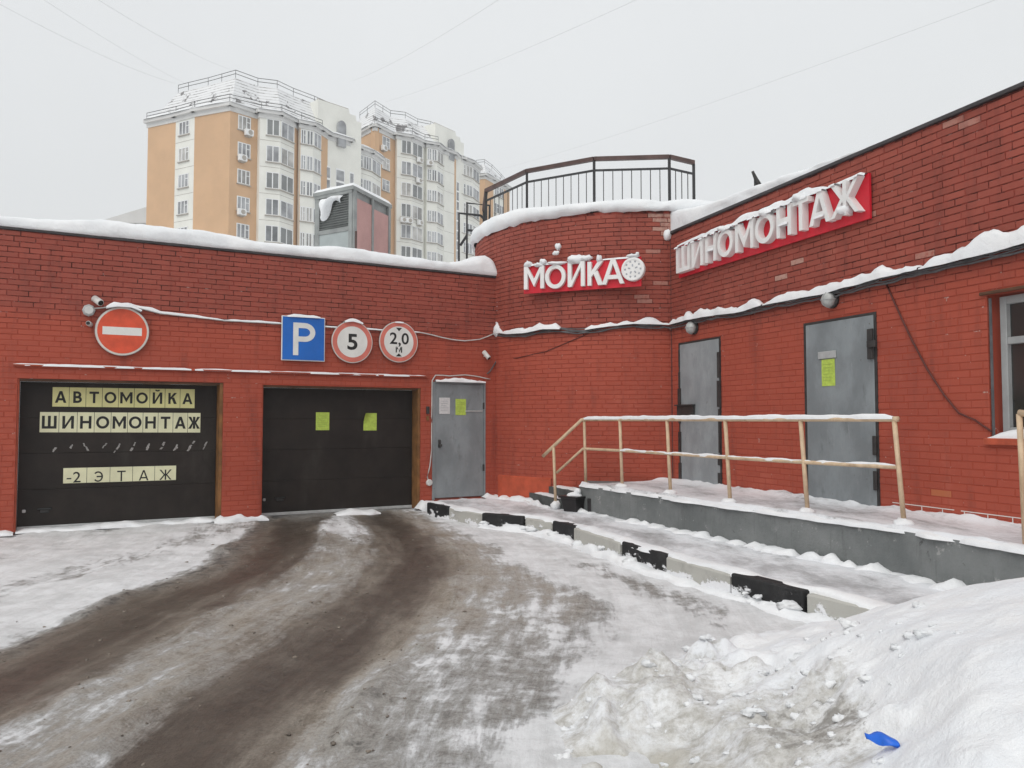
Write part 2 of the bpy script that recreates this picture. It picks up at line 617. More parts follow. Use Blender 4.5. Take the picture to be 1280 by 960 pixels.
BROWN = plain('brown_rail_paint', (0.085, 0.048, 0.042), 0.5, 0.3, 5)
BLACKIRON = plain('black_iron', (0.03, 0.03, 0.032), 0.5, 0.3, 6)
TAN = plain('tan_rail_paint', (0.60, 0.45, 0.30), 0.5, 0.15, 9, stain=(0.30, 0.19, 0.11), stain_amt=0.6, bump=0.3)


def concrete_mat():
    t = NT('grey_concrete')
    c = t.mix(t.ramp(t.noise(1.6, 6, 0.65), 0.3, 0.7), (0.15, 0.162, 0.162), (0.235, 0.247, 0.245))
    c = t.mix(t.ramp(t.noise(5.5, 8, 0.78), 0.60, 0.64, 0, 0.75), c, (0.40, 0.40, 0.39))      # scuffs
    c = t.mix(t.ramp(t.noise(3.1, 8, 0.75, None, 0.6), 0.62, 0.66, 0, 0.8), c, (0.085, 0.088, 0.085))   # spalls
    dr = t.noise(3.0, 5, 0.7, t.coord((3.5, 3.5, 0.35)))
    c = t.mix(t.ramp(dr, 0.55, 0.70, 0, 0.45), c, (0.10, 0.105, 0.105))
    t.bump(t.math('ADD', t.noise(5.5, 8, 0.78), t.noise(40, 4, 0.7)), 0.6, 0.02)
    return t.out(c, 0.85, 0, 0.3)


CONC = concrete_mat()
CONCD = plain('dark_concrete', (0.085, 0.092, 0.09), 0.85, 0.3, 4, bump=0.5)
KERBK = kerb_mat('black_kerb_paint', (0.018, 0.018, 0.019), (0.05, 0.05, 0.05))
KERBW = kerb_mat('worn_white_kerb_paint', (0.46, 0.455, 0.42), (0.30, 0.29, 0.27))
TROD = trodden_mat()
CARD = plain('yellowed_card', (0.66, 0.63, 0.30), 0.7, 0.10, 3)
CARDW = plain('pale_card', (0.70, 0.69, 0.47), 0.7, 0.10, 3)
PAPERG = plain('lime_paper', (0.46, 0.60, 0.10), 0.7, 0.15, 25)
PAPERW = plain('white_paper', (0.62, 0.62, 0.62), 0.7, 0.10, 30)
LIMEINK = plain('faint_print', (0.33, 0.45, 0.09), 0.7, 0.2, 40)
INK = plain('black_print', (0.012, 0.012, 0.012), 0.6, 0.2, 5)
GLUE = plain('glue_residue', (0.30, 0.29, 0.28), 0.7, 0.5, 60)
SIGNRED = plain('sign_red_face', (0.62, 0.010, 0.028), 0.45, 0.15, 3)
LETTER = plain('white_letter_face', (0.80, 0.80, 0.79), 0.5, 0.06, 5)
LETGREY = plain('grey_wheel_print', (0.36, 0.38, 0.41), 0.5, 0.2, 20)
BLUE = plain('sign_blue', (0.010, 0.135, 0.52), 0.4, 0.1, 3)
ORANGE = plain('faded_red_sign', (0.66, 0.085, 0.035), 0.45, 0.18, 4)
PINKRED = plain('faded_red_ring', (0.62, 0.17, 0.13), 0.45, 0.12, 5)
SIGNW = plain('sign_white', (0.72, 0.72, 0.69), 0.45, 0.08, 4)
SIGNRIM = plain('sign_rim', (0.66, 0.62, 0.56), 0.5, 0.1, 8)
SIGNBACK = plain('grey_plate', (0.45, 0.46, 0.47), 0.5, 0.1, 4)
CABLE = plain('grey_cable', (0.10, 0.10, 0.105), 0.5, 0.3, 10)
CABLEW = plain('white_cable', (0.55, 0.55, 0.53), 0.5, 0.15, 10)
CABLER = plain('brown_cable', (0.10, 0.022, 0.016), 0.5, 0.2, 10)
PLASTIC = plain('white_plastic', (0.62, 0.62, 0.60), 0.4, 0.1, 10)
GREYBOX = plain('grey_box', (0.42, 0.43, 0.43), 0.5, 0.15, 10)
LENS = plain('black_lens', (0.01, 0.01, 0.01), 0.15, 0.1, 5, spec=0.6)
LAMPGLASS = plain('frosted_lamp_glass', (0.42, 0.43, 0.42), 0.35, 0.2, 12)
FRAMEW = plain('white_window_frame', (0.33, 0.34, 0.34), 0.5, 0.12, 6)
VGREY = plain('vent_grey_sheet', (0.27, 0.285, 0.28), 0.5, 0.2, 3)
VPINK = plain('vent_pink_panel', (0.50, 0.29, 0.27), 0.6, 0.10, 2)
VPALE = plain('vent_pale_panel', (0.36, 0.40, 0.40), 0.5, 0.1, 3)
BAG = plain('blue_plastic_film', (0.005, 0.12, 0.62), 0.35, 0.2, 14, spec=0.5)
TUBMAT = plain('black_plastic', (0.014, 0.012, 0.013), 0.45, 0.3, 8)
OBLK = plain('orange_render', (0.62, 0.40, 0.235), 0.85, 0.07, 0.35)  # far wall orange, paled to put some distance haze into the colour
WBLK = plain('cream_panel', (0.80, 0.80, 0.745), 0.8, 0.06, 0.5)
WBLK2 = plain('pale_grey_panel', (0.66, 0.66, 0.65), 0.8, 0.06, 0.5)
SEAM = plain('panel_seam', (0.40, 0.37, 0.33), 0.8, 0.1, 1)
LOGGIA = plain('loggia_grey_glass', (0.20, 0.21, 0.21), 0.2, 0.2, 0.7, spec=0.6)


def glass_mat(name, col, rough=0.08):
    t = NT(name)
    n = t.noise(0.45, 3, 0.6)
    c = t.mix(t.ramp(n, 0.3, 0.7), tuple(k * 0.55 for k in col), tuple(k * 1.5 for k in col))
    return t.out(c, rough, 0, 0.8)


PANE = glass_mat('window_glass', (0.30, 0.31, 0.325), 0.12)
PANEC = glass_mat('curtained_window_glass', (0.42, 0.41, 0.39), 0.15)
PANEK = glass_mat('dim_window_glass', (0.17, 0.18, 0.19), 0.12)
PANED = glass_mat('dark_window_glass', (0.025, 0.027, 0.026), 0.1)

# glyphs come from the built-in vector font
_gl = {}


def glyph(ch, bold):
    key = (ch, bold)
    if key not in _gl:
        cu = bpy.data.curves.new('glyph', 'FONT')
        cu.body = ch
        cu.size = 1.0
        cu.offset = bold
        cu.resolution_u = 4
        cu.extrude = 0.5
        ob = bpy.data.objects.new('glyph', cu)
        COL.objects.link(ob)
        dg = bpy.context.evaluated_depsgraph_get()
        me = bpy.data.meshes.new_from_object(ob.evaluated_get(dg))
        co = np.array([v.co[:] for v in me.vertices])
        fs = [tuple(p.vertices) for p in me.polygons]
        bpy.data.objects.remove(ob)
        bpy.data.curves.remove(cu)
        bpy.data.meshes.remove(me)
        lo, hi = co.min(0), co.max(0)
        _gl[key] = ((co - lo) / (hi - lo), fs, (hi - lo)[0] / (hi - lo)[1])
    return _gl[key]


def arc_quads(cx, cy, rx, ry, t, a0, a1, n=18):
    out_ = []
    for k in range(n):
        p, q = R(a0 + (a1 - a0) * k / n), R(a0 + (a1 - a0) * (k + 1) / n)
        out_.append([(cx + rx * math.cos(p), cy + ry * math.sin(p)), (cx + rx * math.cos(q), cy + ry * math.sin(q)),
                     (cx + (rx - t) * math.cos(q), cy + (ry - t) * math.sin(q)), (cx + (rx - t) * math.cos(p), cy + (ry - t) * math.sin(p))])
    return out_


def strokes(ch, w, h, t):
    """sans letters as lists of strokes; each stroke is a list of convex polygons"""
    V = lambda x, y0=0, y1=None: [[(x, y0), (x + t, y0), (x + t, h if y1 is None else y1), (x, h if y1 is None else y1)]]
    H = lambda x0, x1, y: [[(x0, y), (x1, y), (x1, y + t), (x0, y + t)]]
    c = w / 2
    if ch == 'Ш':
        return [V(0), V(c - t / 2), V(w - t), H(t, c - t / 2, 0), H(c + t / 2, w - t, 0)]
    if ch == 'И':
        k = t * 1.5
        return [V(0), V(w - t), [[(t, 0), (w - t, h - k), (w - t, h), (t, k)]]]
    if ch == 'Й':
        hh = h * 0.80
        return strokes('И', w, hh, t) + [arc_quads(c, h * 1.0, w * 0.26, h * 0.14, t * 0.62, 190, 350, 8)]
    if ch == 'М':
        return [V(0), V(w - t), [[(t, h), (t, h - 1.7 * t), (c, 0.10 * h), (c, 0.10 * h + 1.9 * t)]], [[(w - t, h), (c, 0.10 * h + 1.9 * t), (c, 0.10 * h), (w - t, h - 1.7 * t)]]]
    if ch == 'Н':
        return [V(0), V(w - t), H(t, w - t, h * 0.5 - t * 0.4)]
    if ch == 'Т':
        return [H(0, w, h - t), V(c - t / 2, 0, h - t)]
    if ch == 'А':
        return [[[(0, 0), (t * 1.08, 0), (c + 0.42 * t, h), (c - 0.52 * t, h)]], [[(w - t * 1.08, 0), (w, 0), (c + 0.52 * t, h), (c - 0.42 * t, h)]], H(w * 0.2, w * 0.8, h * 0.20)]
    if ch == 'К':
        return [V(0), [[(t, h * 0.36), (w, h), (w - 1.3 * t, h), (t, h * 0.36 + 1.35 * t)]], [[(w - 1.3 * t, 0), (w, 0), (w * 0.40 + 0.95 * t, h * 0.62), (w * 0.40 - 0.05 * t, h * 0.50)]]]
    if ch == 'Ж':
        r_ = [V(c - t / 2)]
        for m in (1, -1):
            f = lambda x: c + m * (x - c)
            r_.append([[(f(c + t / 2), h * 0.38), (f(w), h), (f(w - 1.2 * t), h), (f(c + t / 2), h * 0.38 + 1.3 * t)]])
            r_.append([[(f(c + t / 2), h * 0.62), (f(c + t / 2), h * 0.62 - 1.3 * t), (f(w - 1.2 * t), 0), (f(w), 0)]])
        return r_
    if ch == 'О':
        return [arc_quads(c, h / 2, c, h / 2, t, 0, 360, 32)]
    if ch == 'Э':
        return [arc_quads(c * 0.92, h / 2, w - c * 0.92, h / 2, t, -140, 140, 20), H(w * 0.30, w - t * 0.8, h / 2 - t / 2)]
    if ch == 'P':
        return [V(0), H(t, w * 0.52, h - t), H(t, w * 0.52, h * 0.42), arc_quads(w * 0.52, h * 0.71, w * 0.48, h * 0.29, t, -90, 90, 14)]
    if ch == 'В':
        return [V(0), H(t, w * 0.5, 0), H(t, w * 0.5, h * 0.5 - t / 2), H(t, w * 0.45, h - t), arc_quads(w * 0.45, h * 0.75 - t * 0.25, w * 0.47, h * 0.25 + t * 0.25, t, -90, 90, 10), arc_quads(w * 0.5, h * 0.25 + t * 0.25, w * 0.5, h * 0.25 + t * 0.25, t, -90, 90, 10)]
    return None


def put_glyph(mb, ch, x0, x1, y0, y1, z0, z1, bold=0.0, thick=None):
    w, h = x1 - x0, y1 - y0
    if thick:
        st = strokes(ch, w, h, thick)
        if st:
            for k, polys in enumerate(st):
                for poly in polys:
                    ar = sum(poly[i][0] * poly[(i + 1) % len(poly)][1] - poly[(i + 1) % len(poly)][0] * poly[i][1] for i in range(len(poly)))
                    if ar < 0:
                        poly = poly[::-1]
                    mb.prism([(x0 + a, y0 + b_) for a, b_ in poly], z0, z1 + 0.0003 * k)
            return mb
    co, fs, asp = glyph(ch, bold)
    return mb.add([(x0 + c[0] * w, y0 + c[1] * h, z0 + c[2] * (z1 - z0)) for c in co], fs)


def put_glyph_c(mb, ch, cx, y0, h, z0, z1, bold=0.0, widen=1.0):
    co, fs, asp = glyph(ch, bold)
    w = asp * h * widen
    return put_glyph(mb, ch, cx - w / 2, cx + w / 2, y0, y0 + h, z0, z1, bold)

# ------------------------------------------------------------------ the plan of the place
F1 = Frame((-7.04, 11.0), (0.86958, 0.49379))       # garage front, s = 0 .. 7.8
F2 = Frame((2.6532, 13.4), (0.33622, -0.94178))     # workshop front, s = 0 at the tower
TC, TR = Vector((2.3, 16.4, 0)), 3.05               # round tower
Z1, Z2, ZT = 4.23, 4.70, 5.08                       # tops of the three walls
PLAT = 0.53                                         # landing
PAVE = 0.15


def tower_p(deg, z, off=0.0):
    a = R(deg)
    return TC + Vector((math.sin(a), -math.cos(a), 0)) * (TR + off) + Vector((0, 0, z))


def tower_M(deg):
    a = R(deg)
    u = Vector((math.cos(a), math.sin(a), 0))
    n = Vector((math.sin(a), -math.cos(a), 0))
    o = TC + n * TR
    return Matrix(((u.x, 0, n.x, o.x), (u.y, 0, n.y, o.y), (0, 1, 0, 0), (0, 0, 0, 1)))


# ---- ground
def axis(lo, hi, f0, f1, step):
    mid = np.arange(f0, f1 + 1e-6, step)
    left = f0 - np.geomspace(step * 1.5, f0 - lo, 40)[::-1]
    right = f1 + np.geomspace(step * 1.5, hi - f1, 40)
    return np.concatenate([left, mid, right])


gx = axis(-600, 600, -9.5, 4.6, 0.05)
gy = axis(-300, 900, 2.2, 14.6, 0.05)
GX, GY = np.meshgrid(gx, gy)
t1 = np.interp(GY, [0, 3.0, 4.85, 5.93, 7.13, 8.95, 10.5, 12.5], [-3.35, -3.15, -3.06, -2.99, -2.90, -2.82, -2.98, -3.40])
t2 = np.interp(GY, [0, 3.64, 4.57, 5.72, 7.3, 8.95, 10.5, 12.02, 14], [-1.6, -1.43, -1.39, -1.19, -1.05, -1.08, -1.36, -1.80, -2.5])
wv = (fbm(GX * 0.9, GY * 0.35, 3) - 0.5) * 0.35
wv2 = (fbm(GX * 2.5, GY * 0.8, 4) - 0.5) * 0.30
d1 = np.exp(-(np.abs((GX - t1 + wv + wv2) / 0.48)) ** 1.7)
d2 = np.exp(-(np.abs((GX - t2 + wv - wv2) / 0.46)) ** 1.7)
xr = np.interp(GY, [0, 3.6, 5, 6.7, 9.4, 12.4, 14], [-0.3, 0.0, 0.45, 0.75, 0.05, -1.0, -1.6]) + (fbm(GX * 0.8, GY * 0.8, 8) - 0.5) * 0.5
near_gate = sstep(10.0, 11.6, GY)
leftside = 1 - sstep(-0.75, -0.30, GX - t1 + wv2)
between = sstep(0.15, 0.5, GX - t1) * sstep(0.15, 0.5, t2 - GX)
right = sstep(0.1, 0.45, GX - t2) * (1 - sstep(-0.45, 0.35, GX - xr))
beyond = sstep(-0.35, 0.30, GX - xr)
rutx = GX - np.interp(GY, [4, 6, 8, 10], [-4.75, -5.0, -4.6, -4.3])
cov = leftside * (0.95 - 0.36 * np.exp(-(rutx / 0.40) ** 2) - 0.26 * np.exp(-((rutx + 1.5) / 0.35) ** 2))
cov += between * (0.41 + 0.34 * near_gate + 0.10 * (1 - sstep(4, 6, GY)))
cov += right * (0.53 - 0.12 * np.exp(-((GY - 9.2) / 1.8) ** 2))
cov += beyond * 0.92
walk = np.exp(-((GX - (xr + 0.75)) / 0.32) ** 2) * sstep(5.6, 6.8, GY) * (1 - sstep(8.5, 10, GY))
cov -= walk * 0.36
cov = np.clip(cov - 0.55 * np.maximum(d1, d2), -0.2, 1)
brown = np.clip(between * 0.72 + right * (0.36 + 0.60 * sstep(5.0, 8.0, GY)) + d1 + d2, 0, 1)
wet = np.clip(0.90 * d1 + 0.84 * d2 + between * 0.30 + right * 0.10 * sstep(7, 9, GY), 0, 1)
fine = ((GX > -10) & (GX < 5) & (GY > 2) & (GY < 15)).astype(float)
GZ = fine * ((fbm(GX * 1.2, GY * 0.6, 21) - 0.5) * 0.06 + (fbm((GX - t2) * 7, GY * 1.6, 22) - 0.5) * 0.034 + (fbm(GX * 9, GY * 7, 27) - 0.5) * 0.018) - 0.030 * np.maximum(d1, d2) * fine - 0.02
for tc in (t1, t2):                                     # crumbly ridges pushed up beside the wheels
    for sd in (-0.56, 0.56):
        GZ += fine * 0.040 * np.exp(-((GX - tc - sd + wv2 * 0.6) / 0.09) ** 2) * sstep(0.45, 0.65, fbm(GX * 4, GY * 2.2, 33 + int(sd * 10)))
GZ += fine * leftside * (fbm(GX * 3.5, GY * 2.5, 37, 5) - 0.5) * 0.05
mask = np.stack([np.where(fine > 0, cov, 0.85), brown * fine, wet * fine, np.ones_like(cov)], -1)
ground = grid_mesh('ground', np.stack([GX, GY, GZ], -1), ROAD, mask)
fat = ground.data.attributes.new('flow', 'FLOAT_VECTOR', 'POINT')
fat.data.foreach_set('vector', np.stack([GX - t2, GY, 0 * GX], -1).reshape(-1).astype(np.float32))
link(ground)
tag(ground, kind='structure')

mb = MB()                                               # crumbs of dirty slush thrown up along the wheel tracks
rng = random.Random(21)
SLUSH = plain('slush_crumb', (0.20, 0.17, 0.14), 0.6, 0.5, 14)
for k in range(300):
    y = 3.3 + 9.2 * rng.random() ** 1.5
    tx = np.interp(y, [3.0, 4.85, 5.93, 7.13, 8.95, 10.5, 12.5], [-3.15, -3.06, -2.99, -2.90, -2.82, -2.98, -3.40]) if rng.random() < 0.45 else np.interp(y, [3.64, 4.57, 5.72, 7.3, 8.95, 10.5, 12.02], [-1.43, -1.39, -1.19, -1.05, -1.08, -1.36, -1.80])
    x = float(tx) + rng.choice([-1, 1]) * abs(rng.gauss(0.42, 0.22))
    j, i = int(np.argmin(np.abs(gy - y))), int(np.argmin(np.abs(gx - x)))
    r_ = rng.choice([0.003, 0.004, 0.005, 0.006, 0.008, 0.010])
    mb.blob((x, y, float(GZ[j, i]) + r_ * 0.2), (r_ * rng.uniform(1, 1.8), r_ * rng.uniform(1, 1.6), r_ * 0.7), k, 7, 5, 0.8)
tag(mb.build('slush_crumbs', SLUSH, smooth=True), 'crumbs of dirty slush along the wheel tracks', 'slush', kind='stuff')

# ---- ploughed snow bank, lower right
bx = np.arange(-0.4, 6.4, 0.02)
by = np.arange(0.2, 7.2, 0.02)
BX, BY = np.meshgrid(bx, by)
edge = np.array([(-0.35, 1.2), (-0.12, 2.6), (0.02, 3.45), (0.28, 4.33), (0.60, 4.95), (1.24, 5.55), (2.0, 5.95), (2.73, 6.25), (4.0, 6.7), (6.4, 7.1)])
dist = np.full(BX.shape, 9.0)
for (ax, ay), (cx, cy) in zip(edge[:-1], edge[1:]):
    ex, ey = cx - ax, cy - ay
    tt = np.clip(((BX - ax) * ex + (BY - ay) * ey) / (ex * ex + ey * ey), 0, 1)
    dist = np.minimum(dist, np.hypot(BX - ax - tt * ex, BY - ay - tt * ey))
xb = np.interp(BY, edge[:, 1], edge[:, 0])
dist = np.where(BX > xb, dist, -dist)
dist = dist + (fbm(BX * 1.6, BY * 1.6, 51) - 0.5) * 0.5
soft = sstep(0.9, 1.9, BX + (fbm(BX, BY, 60) - 0.5) * 1.2)        # smooth fluffy part to the right
body = 0.69 * sstep(0.0, 2.4, dist) * (0.58 + 0.42 * soft) + 0.10 * sstep(0, 0.30, dist)


def worley(x, y, seed):
    ix, iy = np.floor(x), np.floor(y)
    f = np.full(x.shape, 9.0)
    hgt = np.zeros(x.shape)
    for ox in (-1, 0, 1):
        for oy in (-1, 0, 1):
            cx, cy = ix + ox, iy + oy
            px, py = cx + hash2(cx, cy, seed), cy + hash2(cx, cy, seed + 1)
            d = np.hypot(x - px, y - py)
            near = d < f
            f = np.where(near, d, f)
            hgt = np.where(near, hash2(cx, cy, seed + 2), hgt)
    return f, hgt


wx_, wy_ = BX + (fbm(BX * 3, BY * 3, 61) - 0.5) * 0.3, BY + (fbm(BX * 3, BY * 3, 62) - 0.5) * 0.3
w1_, h1_ = worley(wx_ * 4.2, wy_ * 4.2, 63)
w2_, h2_ = worley(wx_ * 10, wy_ * 10, 66)
chunk = np.clip(0.62 - w1_, 0, 1) * (0.35 + h1_) * 0.24 + np.clip(0.6 - w2_, 0, 1) * (0.2 + h2_) * 0.09
lumps = (fbm(BX * 5.5, BY * 5.5, 52, 5) - 0.5) * 0.13 + 0.75 * chunk * sstep(0.35, 0.55, fbm(BX * 1.5, BY * 1.5, 68))
BZ = body + sstep(0, 0.3, dist) * (lumps * (1 - 0.93 * soft) + (fbm(BX * 1.3, BY * 1.3, 53, 2) - 0.5) * 0.16)
BZ = np.where(dist <= 0, -0.10 + 0.05 * np.clip(dist, -1, 0), BZ - 0.03)
hol = np.hypot((BX - 0.55) / 0.42, (BY - 3.35) / 0.75)
BZ -= 0.16 * np.exp(-hol ** 3) * sstep(0, 0.3, dist)
dirtb = np.clip(1.0 - soft * 1.15, 0, 1) * (0.40 + 0.42 * fbm(BX * 2.2, BY * 2.2, 55))
crumbs = np.exp(-(((BX - 1.30) / 0.34) ** 2 + ((BY - 3.40) / 0.42) ** 2)) * 0.66 + np.clip(1 - soft, 0, 1) * 0.26
bank = grid_mesh('snow_bank', np.stack([BX, BY, BZ], -1), BANK, np.stack([dirtb, crumbs, np.exp(-hol ** 2) * 0.9, 0 * BX + 1], -1))
link(bank)
tag(bank, kind='structure')
bank_h = lambda x, y: float(BZ[min(len(by) - 1, max(0, int((y - 0.2) / 0.02))), min(len(bx) - 1, max(0, int((x + 0.4) / 0.02)))])

mb = MB()
rng = random.Random(4)
for k in range(170):                                   # broken clods on and before the bank
    for _ in range(20):
        x, y = rng.uniform(-0.1, 2.6), rng.uniform(2.4, 6.0)
        h = bank_h(x, y)
        if h > -0.03 and (x < 1.3 or (x < 1.9 and 3.2 < y < 4.4) or rng.random() < 0.01):
            break
    r_ = rng.choice([0.008, 0.01, 0.012, 0.014, 0.018, 0.022, 0.03])
    mb.blob((x, y, h + r_ * 0.1), (r_ * rng.uniform(0.9, 2.0), r_ * rng.uniform(0.9, 1.5), r_ * rng.uniform(0.5, 0.8)), k, 9, 6, 0.9)
tag(mb.build('snow_clods', SNOW_D, smooth=True), 'loose grey snow clods scattered on the ploughed bank', 'snow', kind='stuff')

# ---- pavement and kerb
KERB = [(-1.42, 13.35), (-1.01, 12.70), (-0.45, 11.84), (0.17, 11.42), (0.54, 10.94), (0.80, 10.40), (1.22, 9.10), (1.56, 8.20), (1.95, 7.23), (2.33, 6.46), (2.64, 5.93), (3.15, 5.05), (3.70, 4.10)]
INNER = [(-1.25, 14.5), (-0.6, 14.9), (-0.1, 15.0), (0.5, 14.3), (0.9, 13.4), (1.2, 12.5), (2.0, 10.8), (2.6, 9.6), (3.2, 8.4), (3.75, 7.3), (4.0, 6.4), (4.5, 5.2), (5.0, 4.1)]
Kp = np.array(KERB)
Ip = np.array(INNER)
tt = np.linspace(0, len(KERB) - 1, 260)
kx, ky = np.interp(tt, range(len(KERB)), Kp[:, 0]), np.interp(tt, range(len(KERB)), Kp[:, 1])
ix, iy = np.interp(tt, range(len(KERB)), Ip[:, 0]), np.interp(tt, range(len(KERB)), Ip[:, 1])
w = np.linspace(0.02, 1, 60)[None, :]
PX = kx[:, None] * (1 - w) + ix[:, None] * w
PY = ky[:, None] * (1 - w) + iy[:, None] * w
PZ = PAVE - 0.02 + (fbm(PX * 1.5, PY * 1.5, 71) - 0.5) * 0.05 + (fbm(PX * 8, PY * 4, 72) - 0.5) * 0.025
pm = np.stack([0 * PX, 0.22 + 0.30 * np.exp(-((w - 0.45) / 0.25) ** 2) + 0 * PX, 0.05 + 0 * PX, 1 + 0 * PX], -1)
pave = grid_mesh('pavement', np.stack([PX, PY, PZ], -1)[:, ::-1], TROD, pm[:, ::-1])
link(pave)
tag(pave, kind='structure')

kerb = bpy.data.objects.new('kerb', None)
kerb.location = (0.5, 9, 0)
COL.objects.link(kerb)
tag(kerb, kind='structure')
for i in range(len(KERB) - 1):
    a, b = Vector((*KERB[i], 0)), Vector((*KERB[i + 1], 0))
    d = (b - a).normalized()
    n = Vector((-d.y, d.x, 0))                          # towards the pavement
    if n.x < 0 and i > 2:
        n = -n
    M = Matrix(((d.x, n.x, 0, a.x), (d.y, n.y, 0, a.y), (0, 0, 1, 0), (0, 0, 0, 1)))
    L = (b - a).length
    j = 0.012 * math.sin(i * 2.3)
    MB(M).box(0.012, L - 0.012, j, 0.15 + j, -0.12, PAVE + 0.025 + 0.01 * math.cos(i * 3.1), 0.014).build('kerb_stone', KERBK if i % 2 == 0 else KERBW, kerb)

mb = MB()
kk = [Vector((*p, 0)) for p in KERB]
top = [p + Vector((0.10, 0.08, PAVE + 0.015)) for p in kk]
mb.ridge(top, 0.10, 0.035, 81, 0.6, 3)
mb.ridge([p + Vector((-0.05, -0.04, -0.03)) for p in kk[2:]], 0.09, [0.07, 0.07, 0.09, 0.06, 0.05, 0.06, 0.05, 0.08, 0.07, 0.10, 0.12], 82, 0.9, 3)
rng = random.Random(9)
for k in range(30):                                    # snow plastered on the kerb face
    t = rng.uniform(1.6, 11)
    i = int(t)
    p = kk[i].lerp(kk[i + 1], t - i)
    r_ = rng.uniform(0.015, 0.055)
    mb.blob(p + Vector((-0.025, -0.015, rng.choice([0.0, 0.02, 0.03, 0.05]))), (r_ * 2.2, r_ * 1.6, r_ * 0.8), k + 50, 10, 6, 0.9)
tag(mb.build('kerb_snow', SNOW, smooth=True), 'white snow lying along and against the striped kerb', 'snow', kind='stuff')


# ------------------------------------------------------------------ brick fields
VARIANTS = {}
BL, BH, JT = 0.25, 0.065, 0.0115
CRS, STEP = BH + JT, BL + JT
PROUD = 0.0085


def brick_shape(w, h, rng):
    j = lambda a: rng.uniform(-a, a)
    b = 0.0035
    f = PROUD + j(0.0022)
    w2, h2 = w / 2, h / 2
    ring0 = [(-w2, -h2, -0.02), (w2, -h2, -0.02), (w2, h2, -0.02), (-w2, h2, -0.02)]
    ring1 = [(-w2 + j(.001), -h2 + j(.001), f - b), (w2 + j(.001), -h2 + j(.001), f - b), (w2 + j(.001), h2 + j(.001), f - b), (-w2 + j(.001), h2 + j(.001), f - b)]
    ring2 = [(-w2 + b + j(.002), -h2 + b + j(.001), f), (w2 - b + j(.002), -h2 + b + j(.001), f), (w2 - b + j(.002), h2 - b + j(.001), f), (-w2 + b + j(.002), h2 - b + j(.001), f)]
    v = ring0 + ring1 + ring2
    fs = [(8, 9, 10, 11)]
    for k in range(4):
        k2 = (k + 1) % 4
        fs += [(k, k2, 4 + k2, 4 + k), (4 + k, 4 + k2, 8 + k2, 8 + k)]
    return v, fs


def brick_mesh(kind, i):
    key = (kind, i)
    if key not in VARIANTS:
        rng = random.Random(i * 31 + len(kind))
        v, fs = brick_shape(BL, BH, rng)
        g = {'n': (rng.random(), 0, 0, 1), 'p': (rng.random(), 0.9, 0, 1), 'o': (rng.random(), 0, 1, 1), 'w': (rng.random(), 0.5, 0, 1)}[kind]
        VARIANTS[key] = MB().add(v, fs, g).mesh('brick', BRICK)
    return VARIANTS[key]


def in_view(p):
    v = p - Vector((0, 0, EYE))
    c, s = math.cos(R(2.58)), math.sin(R(2.58))
    f = v.y * c + v.z * s
    if f < 0.5:
        return False
    return 0 < 640 + 1000 * v.x / f < 1280 and 0 < 480 - 1000 * (v.z * c - v.y * s) / f < 960


def brick_field(wall, place, s0, s1, z0, z1, openings, kindfn, hidden=lambda s, z: False, seed=0, singles=290):
    rng = random.Random(seed)
    singles_c, rest = [], MB()
    nc = int((z1 - z0) / CRS)
    for c in range(nc):
        zc = z0 + c * CRS + BH / 2 + JT
        off = (c % 2) * STEP / 2 + rng.uniform(-0.012, 0.012) + (STEP / 4 if c % 6 == 5 else 0)
        k0 = int((s0 - off) / STEP) - 1
        k = k0
        while s0 + off + (k - k0 - 1) * STEP < s1:
            a = s0 + off + (k - k0 - 1) * STEP + rng.uniform(-0.002, 0.002)
            k += 1
            segs = [(max(a, s0), min(a + BL, s1))]
            for o0, o1, p0, p1 in openings:
                if p0 - BH / 2 < zc < p1 + BH / 2:
                    new = []
                    for q0, q1 in segs:
                        if q1 <= o0 or q0 >= o1:
                            new.append((q0, q1))
                        else:
                            if q0 < o0:
                                new.append((q0, o0))
                            if q1 > o1:
                                new.append((o1, q1))
                    segs = new
            for q0, q1 in segs:
                if q1 - q0 < 0.03:
                    continue
                sc = (q0 + q1) / 2
                kind = kindfn(sc, zc, rng)
                M = place(sc, zc)
                M = M @ Matrix.Rotation(rng.uniform(-0.006, 0.006), 4, 'Z') @ Matrix.Translation((0, 0, -0.0050 * (1 - float(sstep(2.6, 3.3, zc)))))    # paint has filled the lower joints
                if q1 - q0 > BL - 0.004:
                    P = M.translation
                    score = (P - Vector((0, 0, EYE))).length
                    if not in_view(P) or hidden(sc, zc):
                        score += 1000
                    singles_c.append((score, M, kind, rng.randrange(10)))
                else:
                    v, fs = brick_shape(q1 - q0, BH, rng)
                    g = {'n': (rng.random(), 0, 0, 1), 'p': (rng.random(), .9, 0, 1), 'o': (rng.random(), 0, 1, 1), 'w': (rng.random(), .5, 0, 1)}[kind]
                    rest.add([M @ Vector(p) for p in v], fs, g)
    singles_c.sort(key=lambda e: e[0])
    for n, (sc_, M, kind, i) in enumerate(singles_c):
        if n < singles and sc_ < 1000:
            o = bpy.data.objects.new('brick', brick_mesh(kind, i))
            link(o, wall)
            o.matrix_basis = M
        else:
            v, fs = brick_shape(BL, BH, rng)
            g = {'n': (rng.random(), 0, 0, 1), 'p': (rng.random(), .9, 0, 1), 'o': (rng.random(), 0, 1, 1), 'w': (rng.random(), .5, 0, 1)}[kind]
            rest.add([M @ Vector(p) for p in v], fs, g)
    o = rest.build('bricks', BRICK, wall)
    o['kind'] = 'stuff'


